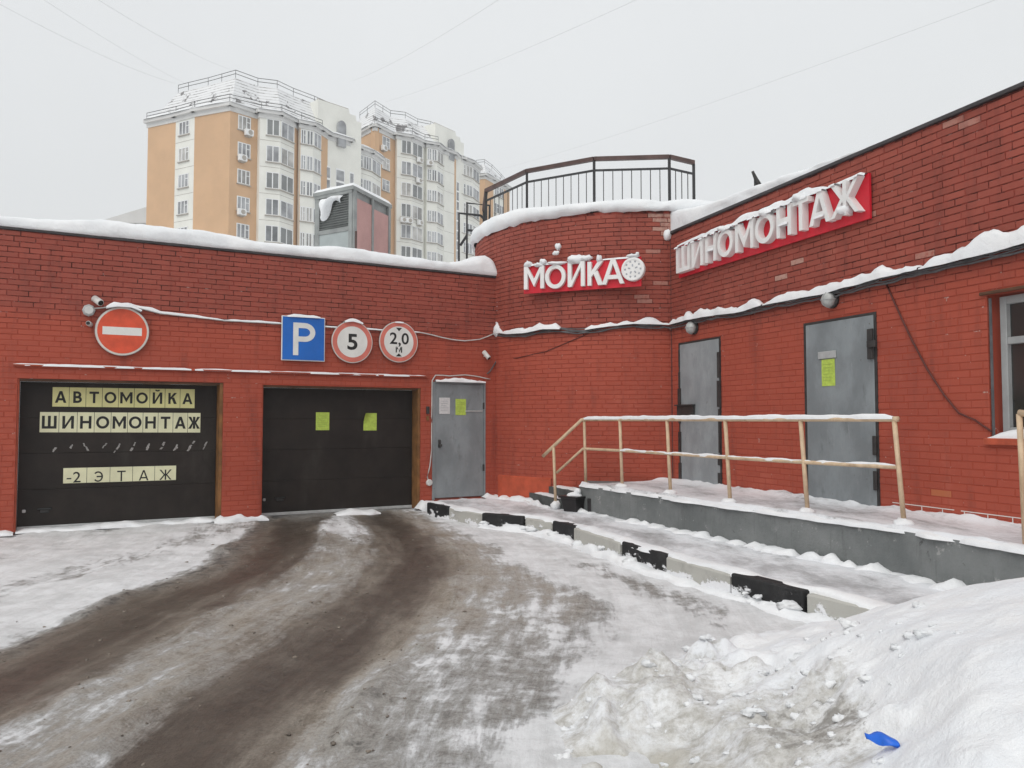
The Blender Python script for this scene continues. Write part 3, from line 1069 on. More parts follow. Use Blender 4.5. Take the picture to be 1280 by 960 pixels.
def flat_wall(name, F, s0, s1, z0, z1, openings, parent, depth=0.38, mat=None):
    xs = sorted({s0, s1, *[v for o in openings for v in o[:2] if s0 < v < s1]})
    zs = sorted({z0, z1, *[v for o in openings for v in o[2:] if z0 < v < z1]})
    mb = MB(F.M)
    for i in range(len(xs) - 1):
        for j in range(len(zs) - 1):
            cx, cz = (xs[i] + xs[i + 1]) / 2, (zs[j] + zs[j + 1]) / 2
            if any(o[0] < cx < o[1] and o[2] < cz < o[3] for o in openings):
                continue
            for off, rev in ((0, 0), (-depth, 1)):
                q = [(xs[i], zs[j], off), (xs[i + 1], zs[j], off), (xs[i + 1], zs[j + 1], off), (xs[i], zs[j + 1], off)]
                mb.add(q, [(3, 2, 1, 0) if rev else (0, 1, 2, 3)])
    for o in openings:                                  # reveals
        a, b, c, d = max(o[0], s0), min(o[1], s1), max(o[2], z0), min(o[3], z1)
        mb.add([(a, c, 0), (a, d, 0), (a, d, -depth), (a, c, -depth)], [(0, 1, 2, 3)])
        mb.add([(b, c, 0), (b, d, 0), (b, d, -depth), (b, c, -depth)], [(3, 2, 1, 0)])
        mb.add([(a, d, 0), (b, d, 0), (b, d, -depth), (a, d, -depth)], [(0, 1, 2, 3)])
        mb.add([(a, c, 0), (b, c, 0), (b, c, -depth), (a, c, -depth)], [(3, 2, 1, 0)])
    mb.add([(s0, z1, 0), (s1, z1, 0), (s1, z1, -depth), (s0, z1, -depth)], [(0, 1, 2, 3)])
    mb.add([(s0, z0, 0), (s0, z1, 0), (s0, z1, -depth), (s0, z0, -depth)], [(0, 1, 2, 3)])
    mb.add([(s1, z0, 0), (s1, z1, 0), (s1, z1, -depth), (s1, z0, -depth)], [(3, 2, 1, 0)])
    return mb.build(name, mat or MORTAR, parent)


# ------------------------------------------------------------------ garage building
G1, G2 = (0.20, 2.93, -0.16, 2.13), (3.52, 6.25, -0.16, 2.11)
D0 = (6.50, 7.52, 0.14, 2.23)
garage = thing('garage_building', 'low red brick garage with two dark brown roller gates', 'garage', F1.p(3.5, 0, -0.2))
wall1 = flat_wall('facade_wall', F1, -4.0, 8.6, -0.2, Z1, [G1, G2, D0], garage)


def kind1(s, z, rng):
    r_ = rng.random()
    if r_ < 0.005 and z > 2.4:
        return 'w'
    if z < 0.5 and r_ < 0.05 and 2.9 < s < 3.6:
        return 'o'
    return 'n'


brick_field(wall1, lambda s, z: F1.M @ Matrix.Translation((s, z, 0)), -4.0, 7.86, -0.02, Z1 - 0.03, [G1, G2, D0], kind1, seed=1,
            hidden=lambda s, z: (2.4 < z < 3.25 and (1.1 < s < 1.9 or 3.75 < s < 6.2)))
MB(F1.M).box(-4.0, 7.84, Z1 - 0.035, Z1 + 0.01, -0.40, 0.035, 0.006).build('parapet_flashing', FLASH, garage)


def gate(F, o, npan, parent):
    x0, x1, z0, z1 = o
    rec = -0.26
    MB(F.M).box(x1 - 0.05, x1 - 0.002, 0.0, z1 - 0.002, rec - 0.05, -0.02).build('gate_frame', OCHRE, parent)
    MB(F.M).box(x0 + 0.002, x0 + 0.02, 0.0, z1 - 0.002, rec - 0.05, -0.02).build('gate_frame', REDTRIM, parent)
    MB(F.M).box(x0 + 0.02, x1 - 0.052, z1 - 0.03, z1 - 0.002, rec - 0.05, -0.02).build('gate_frame', UMBER, parent)
    g = MB(F.M).box(x0 + 0.022, x1 - 0.052, 0.0, z1 - 0.032, rec - 0.06, rec - 0.025).build('gate', GATE, parent)
    H = z1 - 0.032 - 0.05
    for k in range(npan):
        a, b = 0.05 + H * k / npan, 0.05 + H * (k + 1) / npan
        m = MB(F.M)
        m.box(x0 + 0.026, x1 - 0.056, a + 0.0015, b - 0.0015, rec - 0.022, rec, 0.003)
        m.build('panel', GATE, g)
    m = MB(F.M)
    m.box(x0 + 0.026, x1 - 0.056, 0.0, 0.046, rec - 0.02, rec + 0.012, 0.004)
    m.build('bottom_seal', GREYBOX, g)
    m = MB(F.M)
    m.box(x0 + 0.27, x0 + 0.45, 0.27, 0.30, rec + 0.002, rec + 0.02, 0.004)
    m.box(x0 + 0.30, x0 + 0.42, 0.225, 0.27, rec + 0.002, rec + 0.012, 0.004)
    m.build('handle', LENS, g)
    MB(F.M).box(x0 + 0.085, x0 + 0.13, 0.24, 0.285, rec + 0.002, rec + 0.02, 0.008).build('lock', GREYBOX, g)
    return g, rec


gate1, REC = gate(F1, G1, 4, garage)
gate2, _ = gate(F1, G2, 4, garage)

rng = random.Random(12)
for k in range(11):                                     # traces of a torn-off line of letters
    s = 0.66 + k * 0.205
    z = 1.12 + 0.004 * k
    m = MB(F1.M)
    for q in range(rng.randint(2, 4)):
        a = rng.uniform(-0.02, 0.05)
        dz = rng.uniform(-0.06, 0.06)
        sl = rng.uniform(0.3, 0.7) * (1 if k != 2 else -1)
        w_, h_ = rng.uniform(0.008, 0.02), rng.uniform(0.02, 0.06)
        cx, cz = s + dz * sl + a * 0.3, z + dz
        m.prism([(cx - w_ - h_ * sl * .5, cz - h_ / 2), (cx + w_ * .6 - h_ * sl * .5, cz - h_ / 2 - 0.004), (cx + w_ + h_ * sl * .5, cz + h_ / 2), (cx - w_ * .5 + h_ * sl * .5, cz + h_ / 2 + .005)], REC + 0.001 + 0.0004 * q, REC + 0.0015 + 0.0004 * q)
    m.build('glue_mark', GLUE, gate1)

# metal door of the garage
door0 = MB(F1.M).box(D0[0] + 0.02, D0[1] - 0.03, D0[2] + 0.03, D0[3] - 0.03, -0.06, 0.004, 0.006).build('metal_door', DOOR, garage)
MB(F1.M).box(D0[0] + 0.08, D0[0] + 0.13, 1.06, 1.20, 0.006, 0.02, 0.004).lathe((D0[0] + 0.105, 1.10, 0.02), [(0.016, 0), (0.016, 0.03), (0.028, 0.035), (0.026, 0.06), (0.01, 0.065)], 12).build('handle', DARK, door0, True)
for z in (0.62, 1.75):
    MB(F1.M).box(D0[1] - 0.045, D0[1] - 0.015, z, z + 0.12, 0.0, 0.022, 0.004).build('hinge', DARK, door0)
MB(F1.M).box(D0[0] + 0.62, D0[1] - 0.05, 1.70, 1.725, 0.006, 0.016, 0.003).build('cross_bar', GREYBOX, door0)
m = MB(F1.M)
m.box(D0[0] - 0.03, D0[0] + 0.018, D0[2], D0[3], -0.05, 0.014)
m.box(D0[1] - 0.028, D0[1] + 0.01, D0[2], D0[3], -0.05, 0.014)
m.box(D0[0] + 0.02, D0[1] - 0.03, D0[3] - 0.028, D0[3] + 0.02, -0.05, 0.014)
m.build('door_frame', DOOR, garage)
# ledge over the gates
MB(F1.M).box(0.14, 6.35, 2.305, 2.325, 0.0, 0.055).build('drip_ledge', REDTRIM, garage)
mb = MB()
mb.ridge([F1.p(0.14, 2.325, 0.03), F1.p(2.45, 2.325, 0.03)], 0.026, 0.014, 3, 0.5, 5)
mb.ridge([F1.p(2.5, 2.324, 0.03), F1.p(6.33, 2.325, 0.03)], 0.026, 0.014, 4, 0.5, 5)
mb.ridge([F1.p(6.5, 2.25, 0.03), F1.p(7.5, 2.25, 0.03)], 0.05, 0.035, 5, 0.9, 6)
tag(mb.build('ledge_snow', SNOW, smooth=True), 'thin line of snow on the ledge above the gates', 'snow', kind='stuff')
# drift at the foot of the garage wall
mb = MB()
mb.ridge([F1.p(-4, 0, 0.05), F1.p(0.2, 0, 0.05)], 0.12, 0.05, 6, 0.8, 4)
mb.ridge([F1.p(0.22, 0, -0.14), F1.p(2.9, 0, -0.14)], 0.12, 0.035, 7, 1.0, 4)
mb.ridge([F1.p(2.8, -0.01, 0.07), F1.p(3.62, -0.01, 0.07)], 0.10, 0.06, 8, 0.9, 6)
mb.ridge([F1.p(4.75, -0.02, -0.10), F1.p(5.5, -0.02, -0.05)], 0.16, 0.05, 9, 0.8, 4)
mb.ridge([F1.p(6.15, -0.01, 0.10), F1.p(6.55, 0.06, 0.05)], 0.15, 0.12, 10, 0.6, 5)
mb.ridge([F1.p(7.45, 0.13, 0.06), F1.p(7.85, 0.13, 0.05)], 0.12, 0.08, 11, 0.8, 5)
tag(mb.build('wall_foot_snow', SNOW, smooth=True), 'snow drifted along the foot of the garage wall', 'snow', kind='stuff')

# ------------------------------------------------------------------ round tower
tower = thing('round_tower', 'round red brick stair tower between garage and workshop', 'tower', TC)
mb = MB()
n = 96
ringv = []
for k in range(n):
    a = 360 * k / n - 180
    ringv += [tower_p(a, -0.2), tower_p(a, ZT), tower_p(a, ZT, -0.4)]
fs = []
for k in range(n):
    a, b = 3 * k, 3 * ((k + 1) % n)
    fs += [(a, b, b + 1, a + 1), (a + 1, b + 1, b + 2, a + 2)]
fs.append(tuple(3 * k + 2 for k in range(n)))
mb.add(ringv, fs)
wallt = mb.build('facade_wall', MORTAR, tower)


def kindt(s, z, rng):
    deg = math.degrees(s / TR)
    r_ = rng.random()
    if z > 4.68 and deg > 2.2:
        return 'p'
    if 3.2 < z < 4.7 and deg > -8 and r_ < 0.05:
        return 'w'
    return 'n'


brick_field(wallt, lambda s, z: tower_M(math.degrees(s / TR)) @ Matrix.Translation((0, z, 0)), TR * R(-92), TR * R(8.2), -0.02, ZT - 0.01, [], kindt, seed=2,
            hidden=lambda s, z: (3.75 < z < 4.28 and -44 < math.degrees(s / TR) < -1) or math.degrees(s / TR) < -54 or math.degrees(s / TR) > 6.5)
m = MB()
pl = []
for k in range(13):
    a = -56 + 24 * k / 12
    pl += [tower_p(a, 0.05, 0.03), tower_p(a, 0.54, 0.03), tower_p(a, 0.56, 0.0)]
m.add(pl, [f for k in range(12) for f in ((3 * k, 3 * k + 3, 3 * k + 4, 3 * k + 1), (3 * k + 1, 3 * k + 4, 3 * k + 5, 3 * k + 2))])
m.build('plinth_patch', plain('orange_plinth_paint', (0.47, 0.082, 0.036), 0.7, 0.2, 4), tower)
m = MB()
m.tube([tower_p(7.0, 4.65, 0.03), tower_p(7.05, 3.6, 0.03), tower_p(7.0, 2.0, 0.03), tower_p(7.0, 0.6, 0.03)], 0.018, 6)
m.build('corner_pipe', CABLER, tower)

# railing round the tower roof
rail = thing('roof_railing', 'brown and black iron railing around the flat tower roof', 'railing', TC + Vector((0, 0, ZT)))
rp = [TC + Vector((math.sin(R(a)), -math.cos(R(a)), 0)) * 2.95 for a in (-100, -72, -43.5, -17.5, 7.5)] + [Vector((3.17, 13.78, 0))]
ztop = 6.04
for p in rp:
    MB().box(p.x - 0.022, p.x + 0.022, p.y - 0.022, p.y + 0.022, ZT, ztop - 0.03).build('post', BLACKIRON, rail)
for a, b in zip(rp[:-1], rp[1:]):
    MB().tube([a + Vector((0, 0, ztop)), b + Vector((0, 0, ztop))], 0.034, square=True).build('top_rail', BROWN, rail)
    MB().tube([a + Vector((0, 0, ztop - 0.20)), b + Vector((0, 0, ztop - 0.20))], 0.016, square=True).build('middle_rail', BLACKIRON, rail)
    nb = max(2, round((b - a).length / 0.155))
    for k in range(1, nb):
        p = a.lerp(b, k / nb)
        MB().box(p.x - 0.0065, p.x + 0.0065, p.y - 0.0065, p.y + 0.0065, ZT, ztop - 0.212).build('baluster', BLACKIRON, rail)

# ------------------------------------------------------------------ workshop building
DA, DB = (0.30, 1.46, PLAT - 0.02, 2.80), (3.33, 4.53, PLAT - 0.02, 2.78)
WN = (5.95, 7.60, 1.36, 2.77)
shop = thing('workshop_building', 'long red brick workshop with two grey metal doors and window', 'building', F2.p(4, 0, -0.2))
wall2 = flat_wall('facade_wall', F2, -0.02, 12.5, -0.2, Z2, [DA, DB, WN], shop)


def kind2(s, z, rng):
    r_ = rng.random()
    if 3.4 < z < 3.84 and 0.9 < s < 4.2 and float(fbm(s * 1.9, z * 4.5, 400, 2)) > 0.60 and r_ < 0.65:
        return 'p'
    if PLAT < z < PLAT + 0.28 and s > 5.3 and r_ < 0.16:
        return 'o'
    if z > 3.2 and r_ < 0.008:
        return 'w'
    return 'n'


brick_field(wall2, lambda s, z: F2.M @ Matrix.Translation((s, z, 0)), 0.0, 12.4, -0.02, Z2 - 0.03, [DA, DB, WN], kind2, seed=3, singles=295,
            hidden=lambda s, z: z < 0.6 or (3.85 < z < 4.45 and 0.35 < s < 4.6))
MB(F2.M).box(0.05, 12.4, Z2 - 0.03, Z2 + 0.015, -0.42, 0.04, 0.006).build('parapet_flashing', FLASH, shop)


def metal_door(o, parent, mat, jag):
    x0, x1, z0, z1 = o
    d = MB(F2.M).box(x0 + 0.03, x1 - 0.03, z0 + 0.03, z1 - 0.02, -0.05, 0.016, 0.006).build('metal_door', mat, parent)
    m = MB(F2.M)
    m.box(x0 - 0.012, x0 + 0.028, z0, z1 + 0.012, -0.06, 0.012)
    m.box(x1 - 0.028, x1 + 0.012, z0, z1 + 0.012, -0.06, 0.012)
    m.box(x0 + 0.03, x1 - 0.03, z1 - 0.018, z1 + 0.012, -0.06, 0.012)
    m.build('door_frame', DARK, parent)
    return d


doorA = metal_door(DA, shop, DOORL, True)
doorB = metal_door(DB, shop, DOOR, False)
rng = random.Random(5)
# torn black seal along the smaller door
for side, x in ((0, DA[0] + 0.02), (1, DA[1] - 0.025)):
    z = DA[2] + 0.05
    while z < DA[3] - 0.15:
        h_ = rng.uniform(0.12, 0.4)
        wv_ = rng.uniform(0.015, 0.05)
        MB(F2.M).box(x - wv_, x + wv_, z, min(z + h_, DA[3] - 0.02), 0.018, 0.028).build('torn_seal', DARK, doorA)
        z += h_ + rng.uniform(0.0, 0.15)
m = MB(F2.M)
m.box(DA[0] - 0.02, DA[0] + 0.50, 1.78, 1.80, 0.03, 0.10)
m.box(DA[0] + 0.0, DA[0] + 0.48, 1.62, 1.78, 0.03, 0.06)
m.box(DA[0] + 0.42, DA[0] + 0.46, 1.58, 1.66, 0.03, 0.09)
m.build('bolt_bracket', DARK, doorA)
m = MB(F2.M)
m.box(DB[1] - 0.10, DB[1] - 0.02, 2.25, 2.60, 0.018, 0.05, 0.006)
m.box(DB[1] - 0.08, DB[1] + 0.05, 2.38, 2.46, 0.052, 0.075, 0.006)
m.build('lock_bracket', DARK, doorB)
for z in (0.75, 1.15):
    MB(F2.M).box(DB[1] - 0.06, DB[1] - 0.005, z, z + 0.22, 0.018, 0.04, 0.006).build('hinge', DARK, doorB)
MB(F2.M).box(DB[0] + 0.27, DB[0] + 0.58, 2.31, 2.40, 0.018, 0.034, 0.004).build('door_plate', GREYBOX, doorB)

# the window
wf = MB(F2.M)
wf.box(WN[0] + 0.06, WN[0] + 0.13, WN[2] + 0.04, WN[3] - 0.02, -0.17, -0.09, 0.006)
wf.box(WN[1] - 0.10, WN[1] - 0.02, WN[2] + 0.04, WN[3] - 0.02, -0.17, -0.09, 0.006)
wf.box(WN[0] + 0.13, WN[1] - 0.10, WN[3] - 0.10, WN[3] - 0.02, -0.168, -0.092, 0.006)
wf.box(WN[0] + 0.13, WN[1] - 0.10, WN[2] + 0.04, WN[2] + 0.12, -0.168, -0.092, 0.006)
wf.box(WN[0] + 0.13, WN[1] - 0.10, 2.28, 2.35, -0.166, -0.094, 0.006)
wf.box(WN[0] + 0.80, WN[0] + 0.87, WN[2] + 0.12, 2.28, -0.166, -0.094, 0.006)
win = wf.build('window', FRAMEW, shop)
MB(F2.M).box(WN[0] + 0.14, WN[1] - 0.05, WN[2] + 0.08, WN[3] - 0.06, -0.14, -0.132).build('pane', PANED, win)
MB(F2.M).box(WN[0] - 0.04, WN[1] + 0.05, WN[2] - 0.05, WN[2] + 0.015, -0.30, 0.05, 0.006).build('sill', REDTRIM, win)
MB(F2.M).box(WN[0] - 0.06, WN[1] + 0.06, WN[3] + 0.002, WN[3] + 0.035, 0.012, 0.035, 0.006).build('lintel_strip', UMBER, win)
m = MB(F2.M)
m.tube([(WN[0] + 0.02, WN[2] + 0.03, -0.02), (WN[0] + 0.02, WN[3] - 0.03, -0.02)], 0.014, 6)
for k in range(1, 8):
    x = WN[0] + 0.02 + k * 0.22
m.build('shutter_track', CABLE, win)
mb = MB()
mb.ridge([F2.p(WN[0] - 0.02, WN[2] + 0.015, -0.06), F2.p(WN[1], WN[2] + 0.015, -0.06)], 0.07, 0.08, 13, 0.5, 4)
tag(mb.build('sill_snow', SNOW, smooth=True), 'snow heaped on the workshop window sill', 'snow', kind='stuff')
# white-jointed patch by the landing is laid as real pointing
m = MB(F2.M)
zz = PLAT + 0.045
for x0, x1 in ((4.72, 5.30), (5.30, 5.52), (5.60, 6.30)):
    m.box(x0, x1, zz + 0.055, zz + 0.063, 0.002, 0.0062)
for k in range(7):
    x = 4.85 + k * 0.262
    m.box(x, x + 0.008, zz - 0.03, zz + 0.053, 0.002, 0.0062)
m.build('white_pointing', SIGNW, shop)

# ------------------------------------------------------------------ snow on the roofs
def roof_snow(name, F, s0, s1, prof, zb, depth, label, seed, over=0.05):
    ss = np.arange(s0, s1 + 1e-6, 0.05)
    offs = np.concatenate([[over * 0.4, over, over * 1.25, over * 1.2, over * 0.7, -0.02, -0.08, -0.16, -0.28, -0.45], -np.linspace(0.7, depth, 16)])
    lift = np.array([-0.012, 0.02, 0.22, 0.5, 0.74, 0.88, 0.95, 1.0, 1.04, 1.06] + [1.05] * 16)
    S, O = np.meshgrid(ss, offs)
    h = np.interp(S, prof[0], prof[1])
    Z = zb + h * lift[:, None] + ((fbm(S * 1.3, O * 1.3, seed) - 0.5) * 0.10 + (fbm(S * 5, O * 5, seed + 7, 3) - 0.5) * 0.035) * np.clip(lift[:, None], 0, 1) * np.clip(h / 0.1, 0, 1)
    O2 = O + ((fbm(S * 2.2, lift[:, None] * 2 + seed, seed + 1) - 0.5) * 0.07 + (fbm(S * 9, lift[:, None] * 4 + seed, seed + 2, 3) - 0.5) * 0.03) * (O > -0.1)
    P = np.stack([F.O.x + F.u.x * S + F.n.x * O2, F.O.y + F.u.y * S + F.n.y * O2, Z], -1)
    o = grid_mesh(name, P[:, ::-1], SNOW)
    link(o)
    return tag(o, label, 'snow', kind='stuff')


roof_snow('roof_snow', F1, -4.0, 7.78, ([-4, -1, 0, .9, 1.3, 1.7, 2.5, 3.2, 4.2, 5.1, 6.2, 6.8, 7.15, 7.4, 7.62, 7.72, 7.78], [.2, .15, .15, .23, .28, .30, .27, .20, .22, .25, .22, .20, .26, .36, .40, .32, .05]), Z1, 9.0,
          'thick snow lying on the garage roof edge', 101)
roof_snow('roof_snow', F2, -0.45, 12.4, ([-.45, 0, .15, .5, 1.5, 2.5, 3.3, 4.2, 5, 12], [.40, .40, .37, .31, .22, .17, .13, .06, .02, .02]), Z2 + 0.005, 9.0,
          'snow thinning out along the workshop parapet', 111, 0.0)
ths = np.linspace(-180, 180, 181)
rr = np.array([3.07, 3.13, 3.16, 3.15, 3.10, 3.02, 2.9, 2.6, 2.0, 1.0, 0.02])
lf = np.array([-0.02, 0.10, 0.35, 0.62, 0.82, 0.94, 1.0, 1.08, 1.1, 1.1, 1.1])
T, RR = np.meshgrid(ths, rr)
hh = np.interp(T, [-180, -100, -72, -55, -43, -30, -17, -5, 4, 12, 180], [.25, .3, .30, .34, .26, .22, .20, .20, .19, .24, .25])
RR2 = RR + ((fbm(T * 0.12, lf[:, None] * 2, 5) - 0.5) * 0.12 + (fbm(T * 0.5, lf[:, None] * 3, 15, 3) - 0.5) * 0.06) * (RR > 2.95)
TZ = ZT + hh * lf[:, None] + ((fbm(T * 0.09, RR * 2, 6) - 0.5) * 0.12 * np.clip(lf[:, None], 0, 1) + (fbm(T * 0.45, lf[:, None] * 2, 16, 4) - 0.62) * 0.10 * (lf[:, None] < 0.5))
tP = np.stack([TC.x + np.sin(np.radians(T)) * RR2, TC.y - np.cos(np.radians(T)) * RR2, TZ], -1)
o = grid_mesh('tower_snow', tP, SNOW)
link(o)
tag(o, 'rounded snow cap on the rim of the round tower', 'snow', kind='stuff')
mb = MB()                                               # clumps where the walls meet
mb.blob(F2.p(0.05, Z2 - 0.04, 0.06), (0.07, 0.06, 0.09), 5, 14, 9, 0.2)
mb.blob(F1.p(7.77, 3.66, 0.05), (0.030, 0.035, 0.24), 6, rough=0.2)
mb.blob(F1.p(7.77, 3.22, 0.09), (0.11, 0.09, 0.12), 7)
mb.blob(F1.p(7.79, 3.33, 0.07), (0.06, 0.05, 0.10), 8)
tag(mb.build('corner_snow', SNOW, smooth=True), 'snow clumps caught in the corners beside the tower', 'snow', kind='stuff')

# ------------------------------------------------------------------ landing with steps and handrail
EDGE = [(1.06, 12.62), (2.45, 9.65), (3.55, 7.5), (4.0, 6.25), (4.75, 4.3)]
plat = thing('entrance_platform', 'raised grey concrete landing along the workshop doors', 'platform', (2.9, 10, 0))
far = [F2.p(9.4, 0, -0.1), F2.p(0.2, 0, -0.1), tower_p(-8, 0, -0.1), tower_p(-20, 0, -0.05)]
poly = [Vector((*p, 0)) for p in EDGE] + far
mb = MB()
nE = len(poly)
mb.add([(p.x, p.y, -0.1) for p in poly] + [(p.x, p.y, PLAT) for p in poly],
       [tuple(range(nE, 2 * nE))] + [(i, (i + 1) % nE, nE + (i + 1) % nE, nE + i) for i in range(nE)])
slab = mb.build('slab', CONC, plat)
e0 = Vector((*EDGE[0], 0))
ed = (Vector((*EDGE[1], 0)) - e0).normalized()          # along the landing, towards the viewer
en = Vector((ed.y, -ed.x, 0))                           # outwards (to the pavement)
MS = Matrix(((ed.x, -en.x, 0, e0.x), (ed.y, -en.y, 0, e0.y), (0, 0, 1, 0), (0, 0, 0, 1)))   # x along, y towards the wall
MB().prism([(0.27, 14.15), (0.66, 13.00), (1.02, 12.72), (1.5, 13.5), (1.0, 14.2)], 0.0, 0.285).build('step', CONCD, plat)
MB().prism([(0.55, 14.05), (0.90, 13.02), (1.055, 12.78), (1.5, 13.5), (1.2, 14.0)], 0.27, 0.412).build('step', CONCD, plat)

# trodden snow on the landing: a lofted sheet
np_ = 160
te = np.linspace(0, len(EDGE) - 1, np_)
Ed = np.array(EDGE)
exs, eys = np.interp(te, range(len(EDGE)), Ed[:, 0]), np.interp(te, range(len(EDGE)), Ed[:, 1])
wx, wy = [], []
for x, y in zip(exs, eys):                              # across to the walls
    s = (Vector((x, y, 0)) - F2.O).dot(F2.u)
    q = F2.p(max(s, -0.1), 0, -0.02)
    if s < 0.5:
        t_ = max(0, min(1, (0.5 - s) / 1.6))
        q = tower_p(8 - 26 * t_, 0, -0.02)
    wx.append(q.x)
    wy.append(q.y)
w = np.linspace(0.0, 1, 36)[None, :]
LX = exs[:, None] * (1 - w) + np.array(wx)[:, None] * w
LY = eys[:, None] * (1 - w) + np.array(wy)[:, None] * w
LZ = PLAT + 0.006 + (fbm(LX * 3, LY * 3, 91) * 0.022) + 0.035 * np.exp(-(w / 0.10) ** 2) * fbm(LX * 4, LY * 4, 93) * 2 + 0.05 * np.exp(-((1 - w) / 0.09) ** 2) * fbm(LX * 5, LY * 5, 94) * 2
LZ[:, 0] = PLAT - 0.012
lm = np.stack([0 * LX, 0.24 + 0.16 * np.exp(-((w - 0.5) / 0.3) ** 2) + 0 * LX, 0 * LX, 1 + 0 * LX], -1)
o = grid_mesh('landing_snow', np.stack([LX, LY, LZ], -1)[:, ::-1], TROD, lm[:, ::-1])
link(o)
tag(o, 'trodden snow covering the concrete landing', 'snow', kind='stuff')
mb = MB()
pe = [Vector((*p, 0)) for p in EDGE]
out = lambda p, d: p + en * d
mb.ridge([out(pe[0], 0.06) + Vector((0, 0, PAVE - 0.03)), out(pe[1], 0.07) + Vector((0, 0, PAVE - 0.03)), out(pe[2], 0.08) + Vector((0, 0, PAVE - 0.03)), out(pe[3], 0.10) + Vector((0, 0, PAVE - 0.03))], [0.07, 0.09, 0.10, 0.14], [0.03, 0.04, 0.05, 0.07], 95, 1.2, 8)
mb.ridge([out(pe[0], -0.06) + Vector((0, 0, PLAT)), out(pe[1], -0.05) + Vector((0, 0, PLAT)), out(pe[2], -0.05) + Vector((0, 0, PLAT)), out(pe[4], -0.05) + Vector((0, 0, PLAT))], 0.08, 0.024, 96, 0.9, 4)
mb.ridge([Vector((0.47, 14.0, 0.283)), Vector((0.80, 12.98, 0.283))], 0.09, 0.022, 97, 0.6, 4)
mb.ridge([Vector((0.80, 13.85, 0.41)), Vector((1.08, 13.0, 0.41))], 0.13, 0.03, 98, 0.6, 4)
mb.ridge([Vector((0.20, 14.05, 0.11)), Vector((0.60, 12.98, 0.11))], 0.06, 0.06, 99, 0.9, 4)
mb.ridge([tower_p(-54, PAVE - 0.02, 0.08), tower_p(-44, PAVE - 0.02, 0.08), tower_p(-34, PAVE - 0.02, 0.08)], 0.09, 0.06, 103, 0.9, 4)
tag(mb.build('platform_snow', SNOW, smooth=True), 'snow ridges along the landing edge, its steps and its foot', 'snow', kind='stuff')

hr = thing('handrail', 'tan steel pipe handrail with snow on top along the landing', 'handrail', (2.5, 10.2, PLAT))
posts = [(1.18, 12.85), (1.66, 12.10), (2.17, 11.00), (2.66, 9.80), (3.22, 8.76), (3.80, 7.80)]
tops = []
for i, (x, y) in enumerate(posts):
    lean = Vector((-0.05, 0.03, 0)) * (0.4 + 0.16 * i)
    b, t = Vector((x, y, PLAT - 0.02)), Vector((x, y, 1.555)) + lean
    tops.append((b, t))
    MB().tube([b, t], 0.024, 10).build('post', TAN, hr, True)
    MB().box(x - 0.05, x + 0.05, y - 0.05, y + 0.05, PLAT + 0.001, PLAT + 0.02).build('foot_plate', TAN, hr)
sp_b, sp_t = Vector((0.70, 12.86, PAVE - 0.02)), Vector((0.67, 12.92, 1.12))
MB().tube([sp_b, sp_t], 0.024, 10).build('post', TAN, hr, True)
low = [b.lerp(t, 0.555) for b, t in tops]
MB().tube([Vector((0.50, 13.02, 0.96)), sp_t + Vector((0, 0, 0.01)), tops[0][1] + Vector((-0.04, 0, 0.0)), tops[0][1] + Vector((0.06, -0.05, 0.005))] + [t + Vector((0, 0, 0.005)) for _, t in tops[1:]] + [tops[-1][1] + Vector((0.02, -0.04, 0.004))], 0.028, 10).build('top_rail', TAN, hr, True)
MB().tube([Vector((0.71, 12.88, 0.70)), low[0] + Vector((-0.03, 0.02, 0))] + low, 0.022, 10).build('middle_rail', TAN, hr, True)
mb = MB()
mb.ridge([t + Vector((0, 0, 0.024)) for _, t in tops], 0.030, 0.030, 105, 0.35, 5)
mb.ridge([sp_t + Vector((0, 0, 0.03)), tops[0][1] + Vector((0, 0, 0.03))], 0.022, 0.022, 106, 0.4, 5)
mb.ridge([p + Vector((0, 0, 0.014)) for p in low[1:]], 0.018, 0.014, 107, 0.9, 5)
for i, (b, t) in enumerate(tops[1:]):
    mb.blob(b + Vector((-0.02, -0.02, 0.04)), (0.10, 0.09, 0.05), 20 + i)
mb.blob(sp_b + Vector((0, 0, 0.06)), (0.08, 0.08, 0.07), 31)
tag(mb.build('handrail_snow', SNOW, smooth=True), 'thin snow lying on the tan handrail', 'snow', kind='stuff')
hr2 = thing('handrail', 'tan post of a second handrail cut off by the picture edge', 'handrail', (4.2, 6.5, PLAT))
MB().tube([(4.18, 6.56, PLAT - 0.02), (4.17, 6.58, 1.60)], 0.024, 10).build('post', TAN, hr2, True)
MB().tube([(4.17, 6.58, 1.61), (4.62, 5.55, 1.45), (5.0, 4.7, 1.1)], 0.028, 10).build('top_rail', TAN, hr2, True)
MB().tube([(5.0, 4.72, 0.3), (4.99, 4.72, 1.10)], 0.024, 10).build('post', TAN, hr2, True)

tub = thing('black_tub', 'small black plastic tub with snow beside the landing steps', 'tub', (0.98, 12.55, PAVE))
m = MB(Matrix.Translation((0.98, 12.55, PAVE - 0.02)))
m.lathe((0, 0, 0), [(0.17, 0), (0.225, 0.22), (0.21, 0.22), (0.18, 0.12)], 4)
t0 = m.build('tub_body', TUBMAT, tub)
MB(Matrix.Translation((0.98, 12.55, PAVE - 0.02))).lathe((0, 0, 0), [(0.23, 0.205), (0.26, 0.21), (0.26, 0.24), (0.215, 0.242)], 4).build('rim', TUBMAT, tub)
MB().box(1.16, 1.36, 12.30, 12.44, PAVE - 0.01, PAVE + 0.20, 0.01).build('side_block', TUBMAT, tub)
mb = MB()
mb.blob((0.98, 12.55, PAVE + 0.22), (0.13, 0.12, 0.06), 41)
mb.blob((1.02, 12.52, PAVE + 0.29), (0.06, 0.05, 0.05), 42)
tag(mb.build('tub_snow', SNOW, smooth=True), 'lump of snow in the black tub', 'snow', kind='stuff')

